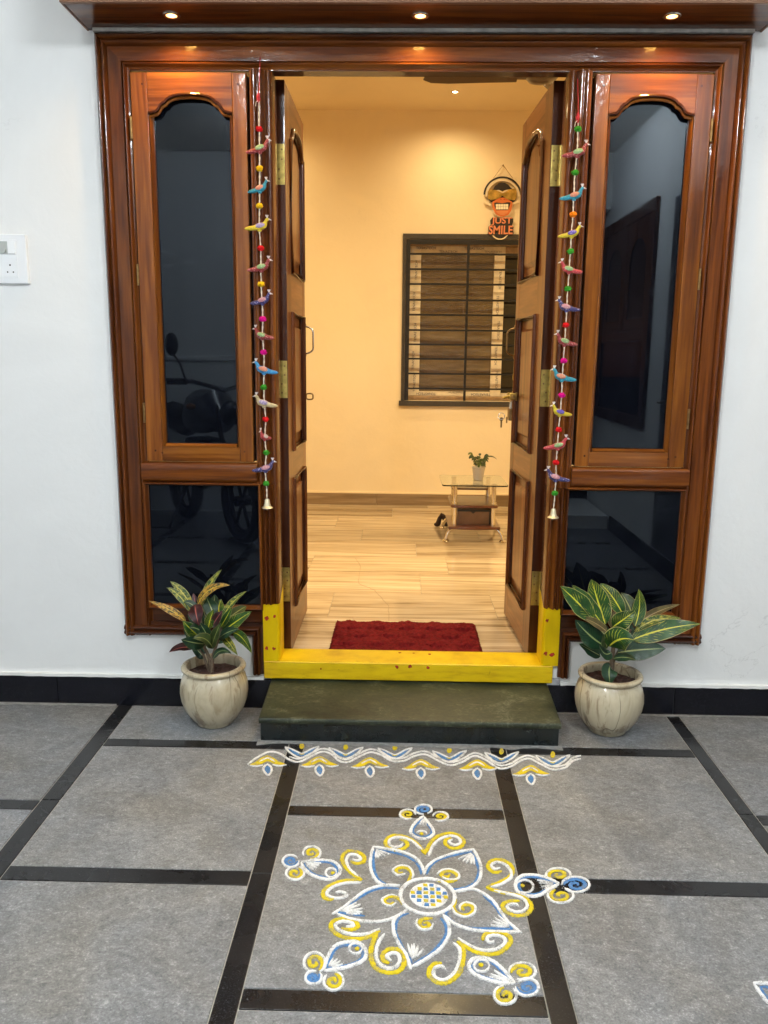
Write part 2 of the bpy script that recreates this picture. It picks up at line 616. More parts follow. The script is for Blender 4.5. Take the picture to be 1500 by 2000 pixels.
def mat_powder(name, col, var):
    """dry powder, thin enough in places for the grey stone to show between the grains"""
    m, t, p = newmat(name)
    v = coords(t, rnd=2)
    g = noise(t, v, 420, 3, .7)
    a = noise(t, v, 34, 4, .65)
    c = ramp(t, noise(t, v, 150, 4), [(.3, tuple(x * (1 - var) for x in col)), (.7, tuple(min(.9, x * (1 + var * .4)) for x in col))])
    thin = mth(t, 'ADD', mth(t, 'MULTIPLY', g, .55), mth(t, 'MULTIPLY', a, .55))
    f = ramp(t, thin, [(.44, (1, 1, 1)), (.54, (0, 0, 0))])
    t.links.new(mixc(t, mth(t, 'MULTIPLY', f, .75), c, (.20, .20, .20)), p.inputs['Base Color'])
    p.inputs['Roughness'].default_value = .95
    p.inputs['Specular IOR Level'].default_value = .1
    bump(t, p, g, .7, .002)
    return m


M['powder_white'] = mat_powder('white_powder', (.84, .85, .85), .10)
M['powder_yellow'] = mat_powder('yellow_powder', (.68, .54, .022), .20)
M['powder_blue'] = mat_powder('blue_powder', (.09, .24, .52), .35)
M['mat_red'] = plain('red_shaggy_pile', (.125, .008, .008), .95, spec=.1, var=.5, vs=70, bmp=.6)
M['tube'] = emit('lit_tube', (.945, .98, 1.0), TUBE_POWER)
M['warm_lens'] = emit('warm_lamp_lens', (1.0, .74, .42), 22.0)
M['warm_ring'] = emit('warm_lamp_reflector', (1.0, .50, .16), 5.0)
M['room_lens'] = emit('room_lamp_lens', (1.0, .80, .50), 26.0)
POM = {'red': (.55, .008, .012), 'yellow': (.75, .46, .01), 'magenta': (.60, .006, .22), 'green': (.035, .24, .02), 'orange': (.85, .22, .01)}
for k, c in POM.items(): M['pom_' + k] = plain(k + '_wool', c, .95, spec=.15, var=.3, vs=400, bmp=.9)
# ------------------------------------------------------------------ porch floor: slabs and granite strips
g = MB().box(-3.6, 1.62, -3.72, 0.01, -.12, -.003)
floor = struct(obj('porch_floor', g, M['grout'], smooth=0))
BAND = [(-2.330, -2.276), (-1.672, -1.618), (-1.0144, -.9595), (-.3577, -.3066), (.2956, .3482), (.9509, .9969)]
G = .0012


def slab(name, x0, x1, y0, y1, mat, top=0.0):
    z = top + random.uniform(-.0006, .0006)
    m = MB().box(x0 + G, x1 - G, y0 + G, y1 - G, -.02, z)
    return obj(name, m, mat, floor, bev=.0016, seg=1)


CR_A = [(-.2702, -.3203), (-.9497, -1.0052), (-1.630, -1.684), (-2.31, -2.364), (-2.99, -3.044)]
CR_C = [(-.6509, -.7000), (-1.3248, -1.3788), (-2.004, -2.058), (-2.684, -2.738)]
edges = [-3.6] + [v for b in BAND for v in b] + [1.55]
cols = [(edges[i], edges[i + 1]) for i in range(0, len(edges), 2)]
for ci, (x0, x1) in enumerate(cols):
    cr = CR_A if ci in (1, 3, 5) else CR_C
    cr = CR_A if (ci % 2 == 1) else CR_C
    y = -.012
    for t0, t1 in cr:
        slab('stone_slab', x0, x1, t0, y, M['slab'])
        slab('granite_strip', x0, x1, t1, t0, M['strip'])
        y = t1
    slab('stone_slab', x0, x1, -3.69, y, M['slab'])
for bi, (x0, x1) in enumerate(BAND):
    cuts = [-.012, -.648, -1.328, -2.006, -2.68, -3.69] if bi in (0, 2, 5) else [-.012, -.30, -.958, -1.63, -2.31, -3.69]
    for a, b in zip(cuts[:-1], cuts[1:]):
        slab('granite_strip', x0, x1, b, a, M['strip'])
# rough cement left along the wall and round the step
cm = plain('rough_cement', (.25, .25, .24), .9, var=.3, vs=70, bmp=.6)
mb = MB()
for x0, x1, ya, yb in [(-3.0, -1.02, -.024, -.010), (.54, 1.55, -.020, -.010)]:
    n = int((x1 - x0) / .03)
    lo = [(x0 + (x1 - x0) * i / n, ya + random.uniform(-.006, .004)) for i in range(n + 1)]
    hi = [(p[0], yb) for p in lo]
    mb.strip(lo, hi, 'xy', .0005, .0035)
n = 24
lo = [(-.462 + .994 * i / n, -.292 + random.uniform(-.010, .010)) for i in range(n + 1)]
mb.strip(lo, [(p[0], -.262) for p in lo], 'xy', .0005, .004)
obj('cement_smear', mb, cm, floor)

# ------------------------------------------------------------------ front wall of the house
WALLT = .15
w = MB()
w.box(-3.0, -.974, 0, WALLT, -.1, 3.05)
w.box(1.050, 1.70, 0, WALLT, -.1, 3.05)
w.box(-.974, 1.050, 0.0005, WALLT - .0005, 2.224, 3.05)
w.box(-.974, -.485, 0.0003, WALLT - .0005, -.1, .270)
w.box(.545, 1.050, 0.0003, WALLT - .0005, -.1, .270)
w.box(-.485, .545, 0.004, WALLT - .0005, -.1, .112)
house = obj('house_wall', w, M['wall'])
tag(house, 'white plastered front wall of the house round the wooden entrance', 'wall')
# black skirting tiles along the foot
for x0, x1 in [(-3.0, -2.431), (-2.431, -1.831), (-1.831, -1.231), (-1.231, -.640), (-.640, -.456), (.522, .977), (.977, 1.538)]:
    obj('skirting_tile', MB().box(x0 + .0012, x1 - .0012, -.012, .001, -.004, .1055), M['skirt'], house, bev=.0012, seg=1)
ld = MB()
for x0, x1 in [(-3.0, -.484), (.572, 1.55)]:
    n = int((x1 - x0) / .025)
    for i in range(n):
        pass
    lo = [(x0 + (x1 - x0) * i / n, -.0135 + random.uniform(-.0022, .0022)) for i in range(n + 1)]
    ld.strip(lo, [(p[0], .002) for p in lo], 'xy', .1058, .1165)
obj('plaster_ledge', ld, M['ledge'], house)
obj('cement_patch', MB().box(.524, .570, -.010, .002, .04, .128), plain('grey_cement_patch', (.34, .35, .37), .85, var=.3, vs=60, bmp=.5), house, bev=.003)

# ------------------------------------------------------------------ stone step
step = thing('door_step', 'low stone step with a dark green top in front of the yellow threshold', 'step', (.034, -.15, 0))
obj('riser', MB().prism([(-.270, -.004), (-.002, -.004), (-.002, .083), (-.270, .0635)], 'yz', -.453, .521), M['riser'], step, bev=.002)
tr = MB()
tr.prism([(-.277, .066), (-.2795, .070), (-.2795, .079), (-.276, .0845), (-.270, .0862), (.003, .1085), (.003, .0835), (-.272, .0642)], 'yz', -.457, .526)
obj('tread', tr, M['tread'], step, bev=.0015, seg=1)

# ------------------------------------------------------------------ porch: side wall, ceiling, kerb, compound wall
w = MB().box(1.55, 1.70, -3.95, -.0005, -.1, 2.75)
side = obj('porch_side_wall', w, M['wall'])
tag(side, 'white side wall of the porch to the right of the entrance', 'wall')
for i in range(5):
    obj('skirting_tile', MB().box(1.538, 1.551, -.012 - .63 * (i + 1) + .002, -.012 - .63 * i, -.004, .1055), M['skirt'], side, bev=.0012, seg=1)
sl = MB().box(-3.0, 1.70, -3.95, -.0005, 2.75, 2.95)
sl.box(.9205, 1.5495, -3.85, -3.70, 2.35, 2.7495)
ceil = struct(obj('porch_ceiling', sl, M['ledge'], smooth=0))
w = MB().box(-3.15, -3.0, -3.95, -.0005, -.1, 2.95)
tag(obj('porch_left_wall', w, M['wall']), 'white wall closing the porch on the left', 'wall')
k = MB().box(-.25, 1.5375, -3.95, -3.2005, -.1, .10)
tag(obj('kerb', k, M['ledge'], bev=.006), 'low white kerb across the open corner of the porch', 'kerb')
cw = MB().box(-3.0, .92, -3.85, -3.70, -.1, 2.748)
cw.box(-3.0, .92, -3.6995, -3.685, 1.20, 1.235)
tag(obj('porch_back_wall', cw, M['wall'], bev=.003), 'white back wall of the porch with a thin ledge, behind the parked motorcycle', 'wall')
gr = MB().box(-40, 40, -60, -3.96, -.3, -.105)
struct(obj('ground', gr, plain('dark_earth', (.05, .045, .04), .95, var=.4, vs=3), smooth=0))

# wooden window in the side wall (the photograph shows it mirrored in the right-hand glass)
sw = thing('side_window', 'dark wooden window with two arched panes on the porch side wall', 'window', (1.545, -3.1, .8))
X0 = 1.522
obj('frame', MB().box(X0, 1.549, -3.75, -2.46, .80, .88).box(X0, 1.549, -3.75, -2.46, 2.14, 2.22).box(X0, 1.549, -3.75, -3.66, .88, 2.14).box(X0, 1.549, -2.55, -2.46, .88, 2.14), M['dark_z'], sw, bev=.004)
obj('transom', MB().box(X0 + .004, 1.549, -3.66, -2.55, 1.36, 1.44), M['dark_y'], sw, bev=.004)
obj('mullion', MB().box(X0 + .005, 1.549, -3.13, -3.07, 1.44, 2.14), M['dark_z'], sw, bev=.004)
for a, b in ((-3.66, -3.13), (-3.07, -2.55)):
    n = 16
    lo = []; hi = []
    for i in range(n + 1):
        u = -1 + 2 * i / n
        yy = (a + b) / 2 + u * (b - a) / 2
        hw = max(0, 1 - (u / .74) ** 2) ** .5 if abs(u) < .74 else 0
        lo.append((yy, (1.50 if False else 1.86) + .16 * hw)); hi.append((yy, 2.139))
    sm_ = MB().strip(lo, hi, 'yz', X0 + .008, 1.548)
    sm_.box(X0 + .008, 1.548, a, a + .07, 1.441, 1.86).box(X0 + .008, 1.548, b - .07, b, 1.441, 1.86).box(X0 + .008, 1.548, a + .07, b - .07, 1.441, 1.51)
    s_ = obj('sash', sm_, M['dark_z'], sw)
    obj('pane', MB().box(1.538, 1.546, a + .06, b - .06, 1.50, 2.04), M['glass'], s_)
obj('lower_pane', MB().box(1.538, 1.546, -3.66, -2.55, .88, 1.36), M['glass'], sw)
dd = thing('side_door', 'plain dark flush door in the porch side wall', 'door', (1.55, -1.75, .11))  # added door, coloured dark to imitate the shade of a wall recess
obj('door_leaf', MB().box(1.530, 1.5495, -2.12, -1.34, .125, 2.15), plain('dark_grey_paint', (.05, .055, .065), .4, var=.2, vs=10), dd, bev=.003)
obj('handle', MB().tube([(1.53, -2.04, 1.0), (1.49, -2.04, 1.0), (1.49, -1.95, 1.0)], .008), M['steel'], dd)


def batten(x):
    t = thing('batten_light', 'white tube batten on the porch ceiling in front of the %s door post' % ('left' if x < 0 else 'right'), 'ceiling light', (x, -2.5, 2.72), group='tube battens on the porch ceiling')
    y0, y1 = -3.08, -1.92
    obj('housing', MB().box(x - .025, x + .025, y0 - .02, y1 + .02, 2.715, 2.7495), M['white_plastic'], t, bev=.004)
    obj('lamp_tube', MB().tube([(x, y0, 2.700), (x, y1, 2.700)], .014, 12), M['tube'], t)
    obj('end_cap', MB().box(x - .018, x + .018, y0 - .03, y0 - .0005, 2.685, 2.714), M['white_plastic'], t, bev=.003)
    obj('end_cap', MB().box(x - .018, x + .018, y1 + .0005, y1 + .03, 2.685, 2.714), M['white_plastic'], t, bev=.003)


batten(-.80)
batten(.96)

# ------------------------------------------------------------------ room behind the door
ZF = .148
YB = 3.27
rf = struct(obj('room_floor', MB().box(-2.3, 2.5, .125, YB + .02, ZF - .1, ZF - .0025), M['grout'], smooth=0))
rows = [.125, .215, .58, .945, 1.31, 1.675, 2.04, 2.405, 2.77, 3.135, YB]
for ri, (a, b) in enumerate(zip(rows[:-1], rows[1:])):
    off = [.09, -.20, .42, .10, .25, .09, -.242, .30, -.06, .2][ri]
    xs = [off + .73 * k for k in range(-4, 5)]
    xs = [-2.3] + [x for x in xs if -2.25 < x < 2.45] + [2.5]
    for x0, x1 in zip(xs[:-1], xs[1:]):
        obj('floor_tile', MB().box(x0 + .0006, x1 - .0006, a + .0006, b - .0006, ZF - .012, ZF), M['room_floor'], rf, bev=.0006, seg=1)
ck = []
for q in [(695, 1090), (704.8, 1106.8), (700.6, 1140.4), (730, 1151.6), (758, 1182.4), (759.4, 1213)]:
    p = P(q[0], q[1], 2, ZF)
    ck.append((p.x, p.y))
pts = []
for a, b in zip(ck[:-1], ck[1:]):
    for i in range(6):
        u = i / 6
        pts.append((a[0] + (b[0] - a[0]) * u + random.uniform(-.004, .004), a[1] + (b[1] - a[1]) * u))
pts.append(ck[-1])
obj('hairline_crack', MB().strip([(x - .0010, y) for x, y in pts], [(x + .0010, y) for x, y in pts], 'xy', ZF + .0002, ZF + .0007), plain('crack_dirt', (.22, .15, .08), .9), rf)

# back wall with a window opening
WX0, WX1, WZ0, WZ1 = .012, 1.30, .93, 2.062
bw = MB()
bw.box(-2.3, WX0, YB, YB + .23, ZF - .1, 3.0)
bw.box(WX1, 2.5, YB, YB + .23, ZF - .1, 3.0)
bw.box(WX0, WX1, YB + .0005, YB + .2295, WZ1, 3.0)
bw.box(WX0, WX1, YB + .0005, YB + .2295, ZF - .1, WZ0)
back = obj('back_wall', bw, M['room_wall'])
tag(back, 'cream back wall of the lit room seen through the open door', 'wall')
xs = [-2.3, -1.646, -.916, -.186, .544, 1.274, 2.0, 2.5]
for x0, x1 in zip(xs[:-1], xs[1:]):
    obj('skirting_tile', MB().box(x0 + .0008, x1 - .0008, YB - .011, YB + .001, ZF, ZF + .086), M['room_skirt'], back, bev=.001, seg=1)
obj('skirting_ledge', MB().box(-2.3, 2.5, YB - .010, YB + .001, ZF + .0865, ZF + .097), M['room_ceil'], back)
for nm, x0, x1, lb in [('left', -2.45, -2.3, 'cream left wall inside the room behind the open left leaf'), ('right', 2.5, 2.65, 'cream right wall inside the room behind the open right leaf')]:
    tag(obj('room_wall', MB().box(x0, x1, .15, YB + .23, ZF - .1, 3.0), M['room_wall']), lb, 'wall')
struct(obj('room_ceiling', MB().box(-2.45, 2.65, .0, YB + .23, 2.912, 2.99), M['room_ceil'], smooth=0))
# cream inner face of the front wall
inn = MB().box(-2.3, -.985, .151, .156, ZF, 2.91).box(1.06, 2.5, .151, .156, ZF, 2.91).box(-.985, 1.06, .151, .156, 2.235, 2.91)
obj('inner_plaster', inn, M['room_wall'], house)
# ------------------------------------------------------------------ entrance frame
XC = .038
FR = thing('entrance_frame', 'wide varnished wooden door frame with a dark glass sidelight on each side', 'door frame', (XC, 0, .113))


def mirror(x, s):
    """s=-1: left-hand value as it is; s=+1: the same on the right-hand side"""
    return x if s < 0 else 2 * XC - x


def mitre(prof, rect, side):
    """one side of a mitred frame; prof=[(inset, y)...] swept round rect=(x0,x1,z0,z1)"""
    x0, x1, z0, z1 = rect
    mb = MB()
    def corner(k, u):
        return [(x0 + u, z0 + u), (x1 - u, z0 + u), (x1 - u, z1 - u), (x0 + u, z1 - u)][k]
    a, b = {'bottom': (0, 1), 'right': (1, 2), 'top': (2, 3), 'left': (3, 0)}[side]
    vs = []
    for u, y in prof:
        p = corner(a, u); q = corner(b, u)
        vs += [(p[0], y, p[1]), (q[0], y, q[1])]
    n = len(prof)
    fs = [(2 * i, 2 * i + 1, 2 * ((i + 1) % n) + 1, 2 * ((i + 1) % n)) for i in range(n)]
    fs += [tuple(2 * i for i in range(n)), tuple(2 * i + 1 for i in range(n))[::-1]]
    return mb.add(vs, fs)


def rnd(u0, u1, y0, bulge, n=6):
    return [(u0 + (u1 - u0) * i / n, y0 - bulge * math.sin(PI * i / n)) for i in range(n + 1)]


# outer member: rounded outer bead, flat field, rounded inner bead
PROF = [(0, .02), (0, -.012), (.003, -.018)] + rnd(.005, .017, -.020, .008) + rnd(.019, .034, -.017, .009) + [(.037, -.010), (.039, -.014), (.080, -.014), (.082, -.010)] + rnd(.083, .093, -.012, .007) + [(.096, -.006), (.102, -.003), (.102, .02)]
RECT = (-.974, 1.050, .10, 2.222)
obj('head', mitre(PROF, RECT, 'top'), M['wood_x'], FR)
lj = mitre(PROF, RECT, 'left'); rj = mitre(PROF, RECT, 'right')
for mb in (lj, rj):
    mb.v = [(x, y, max(z, .268)) for x, y, z in mb.v]
obj('outer_jamb', lj, M['wood_z'], FR)
obj('outer_jamb', rj, M['wood_z'], FR)
# the lintel above the doorway and its underside
obj('lintel_core', MB().box(-.872, .948, -.0025, .048, 2.117, 2.21).box(-.872, .948, .0485, .119, 2.1465, 2.21), M['dark_x'], FR)

for s in (-1, 1):
    X = lambda x: mirror(x, s)
    # door post with a reeded face, its foot painted yellow
    pr = [(-.496, .045), (-.496, -.004), (-.494, -.010), (-.489, -.012)] + [(-.488 + .0175 * i / 7, -.014 - .010 * math.sin(PI * i / 7)) for i in range(8)] + [(-.4695 + .0175 * i / 7, -.014 - .010 * math.sin(PI * i / 7)) for i in range(8)] + [(-.450, -.010), (-.446, -.007), (-.443, -.010)] + [(-.442 + .014 * i / 5, -.011 - .005 * math.sin(PI * i / 5)) for i in range(6)] + [(-.426, -.008), (-.4245, -.004), (-.4245, .085), (-.440, .086), (-.440, .119), (-.496, .119)]
    mb = MB().prism([(X(x), y) for x, y in pr], 'xy', .8155, 2.118)
    post = obj('door_post', mb, M['post'], FR)
    prn = [(-.4245 + (x + .4245) * .0565 / .0715, y) for x, y in pr]
    obj('door_post', MB().prism([(X(x), y) for x, y in prn], 'xy', .386, .8154), M['post'], FR)
    pf = [(-.483, .060), (-.483, -.0135), (-.4335, -.0145), (-.427, -.010), (-.4245, -.004), (-.4242, .085), (-.440, .086), (-.440, .119), (-.483, .119)]
    obj('post_foot', MB().prism([(X(x), y) for x, y in pf], 'xy', .1785, .386), M['post'], FR)
    # transom between the two glazed lights
    tp = [(-.004, .815), (-.004, .886), (-.006, .8875), (-.016, .884), (-.020, .880), (-.022, .874), (-.022, .835), (-.020, .828), (-.012, .820)]
    tr_ = MB().prism(tp + [(.03, .815), (.03, .886)][::-1][0:0], 'yz', X(-.888), X(-.494))
    obj('transom', tr_, M['wood_x'], FR)
    obj('transom_core', MB().box(X(-.874), X(-.495), -.0035, .03, .8152, .8858), M['dark_x'], FR)
    # bottom rail and the moulding that turns down beside the post
    obj('bottom_rail', MB().box(X(-.873), X(-.484), -.010, .03, .318, .372), M['dark_x'], FR, bev=.003)
    bm_ = [(.03, .268), (-.012, .268), (-.018, .271)] + [(-.019 - .007 * math.sin(PI * i / 6), .273 + .012 * i / 6) for i in range(7)] + [(-.016, .287)] + [(-.017 - .008 * math.sin(PI * i / 6), .288 + .016 * i / 6) for i in range(7)] + [(-.012, .306), (-.012, .318), (.03, .318)]
    mb = MB()
    n = len(bm_)
    xin = lambda z: -.4835 - (.318 - z) * .80     # mitre line against the descending piece
    xou = lambda z: -.974 + (z - .268) * 0
    vs = [(X(xou(z)), y, z) for y, z in bm_] + [(X(xin(z)), y, z) for y, z in bm_]
    mb.add(vs, [tuple(range(n))[::-1], tuple(range(n, 2 * n))] + [(i, (i + 1) % n, n + (i + 1) % n, n + i) for i in range(n)])
    obj('sill_moulding', mb, M['dark_x'], FR)
    dm = MB()
    prf = [((-.4835 - (.318 - z) * .80), y, z) for y, z in bm_]
    vs = [(X(x), y, z) for x, y, z in prf] + [(X(x), y, .128 if s < 0 else .136) for x, y, z in prf]
    dm.add(vs, [tuple(range(n))[::-1], tuple(range(n, 2 * n))] + [(i, (i + 1) % n, n + (i + 1) % n, n + i) for i in range(n)])
    obj('descending_moulding', dm, M['dark_z'], FR)
    # lower fixed light
    lr = (X(-.886), X(-.481)) if s < 0 else (X(-.481), X(-.886))
    RL = (lr[0], lr[1], .366, .8175)
    pb = [(0, .012), (0, -.016)] + rnd(.001, .008, -.0175, .004, 4) + [(.011, -.010), (.0135, .003), (.0135, .012)]
    for sd in ('left', 'right', 'top', 'bottom'):
        obj('glazing_bead', mitre(pb, RL, sd), M['wood_x' if sd in ('top', 'bottom') else 'wood_z'], FR)
    obj('lower_pane', MB().box(RL[0] + .004, RL[1] - .004, .006, .011, .370, .814), M['glass'], FR)

    # upper casement with a shaped head
    cs = obj('casement', MB().box(X(-.8685), X(-.8145), -.0125, .028, .889, 2.1095), M['sash_z'], FR, bev=.003, label='outer stile of the casement')
    del cs['label']
    # (outer stile carries the other members as its own pieces)
    obj('stile', MB().box(X(-.5495), X(-.5040), -.0125, .028, .889, 2.1095), M['sash_z'], cs, bev=.003)
    obj('rail', MB().box(X(-.8142), X(-.5498), -.0123, .028, .889, .939), M['sash_x'], cs, bev=.002)
    half = [(-.8143, 1.962), (-.8143, 1.991), (-.806, 1.9925), (-.799, 1.994), (-.790, 1.996), (-.782, 2.004), (-.776, 2.014), (-.768, 2.021), (-.760, 2.024), (-.757, 2.029), (-.748, 2.036), (-.735, 2.041), (-.715, 2.045), (-.682, 2.0465)]
    arc = half + [(-1.364 - x, z) for x, z in half[:-1]][::-1]
    hi = [(X(x), 2.1093) for x, z in arc]
    mb = MB().strip([(X(x), z) for x, z in arc], hi, 'xz', -.0124, .028)
    obj('head_rail', mb, M['sash_x'], cs, smooth=25)
    path = [(X(x), -.0135, z) for x, z in arc[1:-1]]
    obj('head_bead', MB().tube(path, .0048, 8), M['dark_x'], cs)
    path2 = [(X(x * .985 - .682 * .015), -.006, z - .009) for x, z in arc[1:-1]]
    obj('head_bead', MB().tube(path2, .0045, 8), M['sash_x'], cs)
    for xx, wd in ((-.8143, 1), (-.5497, -1)):
        obj('glazing_bead', MB().prism([(X(xx), -.011), (X(xx + wd * .003), -.0135), (X(xx + wd * .010), -.004), (X(xx + wd * .011), .012), (X(xx), .012)], 'xy', .939, 1.993), M['sash_z'], cs)
    obj('glazing_bead', MB().prism([(-.0125, .939), (-.0145, .941), (-.004, .9495), (.012, .9495), (.012, .939)], 'yz', X(-.803), X(-.561)), M['sash_x'], cs)
    obj('glass_pane', MB().box(X(-.813), X(-.551), .0125, .0175, .941, 2.06), M['glass'], cs)
    for zc in (1.947, 1.500, 1.052):
        obj('hinge', MB().tube([(X(-.8705), -.0135, zc - .033), (X(-.8705), -.0135, zc + .033)], .0042, 10).box(X(-.8745), X(-.8665), -.0122, -.010, zc - .031, zc + .031), M['brass_dark'], cs)
    obj('rebate', MB().box(X(-.512), X(-.4965), .0285, .034, .889, 2.1095), M['dark_hole'], cs)  # near-black backing added to stand for the shade in the gap
    # dowel pegs in the casement corners
    pg = MB()
    for xx, zz in ((-.83, 2.075), (-.838, .925), (-.535, .925), (-.53, 2.075), (-.815, .918)):
        pg.disc((X(xx), -.0136, zz), .0035, 'y', .0012, 10)
    obj('dowel', pg, M['dark_z'], cs)

thr = obj('threshold', MB().box(-.4832, .543, -.0148, .118, .1125, .1782), M['yellow'], FR, bev=.004, seg=3)
sd = [(775, 1302, .0065), (801, 1301, .0065), (836, 1304, .0065), (627, 1306, .003)]
for px, py, r in sd:
    p = P(px, py, 1, -.0148)
    obj('kumkum_dot', MB().disc((p.x, -.0158, p.z), r, 'y', .001, 12, .35), M['kumkum'], thr)
for px, py, r in [(781, 1275, .0045), (808, 1276, .0035), (839, 1278, .0055)]:
    p = P(px, py, 2, .1782)
    obj('kumkum_dot', MB().disc((p.x, p.y, .1783), r, 'z', .0008, 12, .4), M['kumkum'], thr)
posts = [o for o in FR.children if o.name.startswith('post_foot')]
for px, py, r, k in [(521, 1207, .0080, 0), (536, 1204, .0055, 0), (521, 1266, .0062, 0), (535, 1267, .0055, 0), (1069, 1212, .0055, 1), (1065.6, 1276, .0075, 1), (1078, 1279, .0080, 1)]:
    p = P(px, py, 1, -.0145)
    obj('kumkum_dot', MB().disc((p.x, -.0156, p.z), r, 'y', .001, 12, .35), M['kumkum'], posts[k])

# ------------------------------------------------------------------ canopy over the entrance
can = thing('door_canopy', 'shallow wooden box canopy with spot lamps above the door frame', 'canopy', (.04, -.1, 2.23))
grey_ven = wood('grey_brown_veneer', 'x', [(.13, .062, .034), (.19, .100, .060), (.24, .135, .085), (.30, .18, .12)], rough=.5, coat=.3)
obj('soffit', MB().box(-.992, 1.073, -.196, -.0005, 2.2325, 2.250), M['wood_x'], can, bev=.001, seg=1)
obj('fascia', MB().box(-.998, 1.079, -.212, -.1965, 2.230, 2.42), grey_ven, can, bev=.0015)
obj('end_board', MB().box(-.998, -.9925, -.196, -.0005, 2.2305, 2.42), grey_ven, can)
obj('end_board', MB().box(1.0735, 1.079, -.196, -.0005, 2.2305, 2.42), grey_ven, can)
obj('top_board', MB().box(-1.0, 1.081, -.2125, -.0005, 2.4205, 2.44), grey_ven, can)
obj('sealant_line', MB().box(-.974, 1.05, -.024, -.0005, 2.2223, 2.2322), plain('grey_sealant', (.40, .39, .36), .8, var=.3), can)


def spot(x, y, z, label, cat, group, power, col, lens, size, blend, shape=.020, name='spot_lamp'):
    t = thing(name, label, cat, (x, y, z), group=group)
    obj('bezel', MB().lathe([(.0165, -.0002), (.0165, -.003), (.024, -.0035), (.026, -.0015), (.026, 0)], (x, y, z), 24), M['steel'], t)
    if lens is M['warm_lens']:
        obj('lens', MB().lathe([(0, -.0030), (.0085, -.0028), (.0088, -.0012)], (x, y, z), 20), lens, t)
        obj('reflector', MB().lathe([(.0088, -.0010), (.0163, -.0022)], (x, y, z), 20), M['warm_ring'], t)  # emissive ring imitating the orange glow round the lamp
    else:
        obj('lens', MB().lathe([(0, -.0022), (.010, -.0024), (.0163, -.0012)], (x, y, z), 20), lens, t)
    ld_ = bpy.data.lights.new('lamp', 'SPOT')
    ld_.energy = power; ld_.color = col; ld_.spot_size = size; ld_.spot_blend = blend; ld_.shadow_soft_size = shape
    lo = bpy.data.objects.new('lamp', ld_)
    COL.objects.link(lo)
    lo.parent = t; lo.location = (0, 0, -.006)
    return t


for x, wd in ((-.702, 'left'), (.034, 'middle'), (.769, 'right')):
    what = {'left': 'lit spot lamp in the canopy above the left glass panel', 'middle': 'lit spot lamp in the canopy above the open doorway', 'right': 'lit spot lamp in the canopy above the right glass panel'}[wd]
    spot(x, -.118, 2.2325, what, 'spot lamp', 'spot lamps under the canopy', SPOT_POWER, (1.0, .55, .12), M['warm_lens'], math.radians(150), .9)
# ------------------------------------------------------------------ open door leaves
LL = .517; TH = .034; Z0 = .160; ZH = 1.971


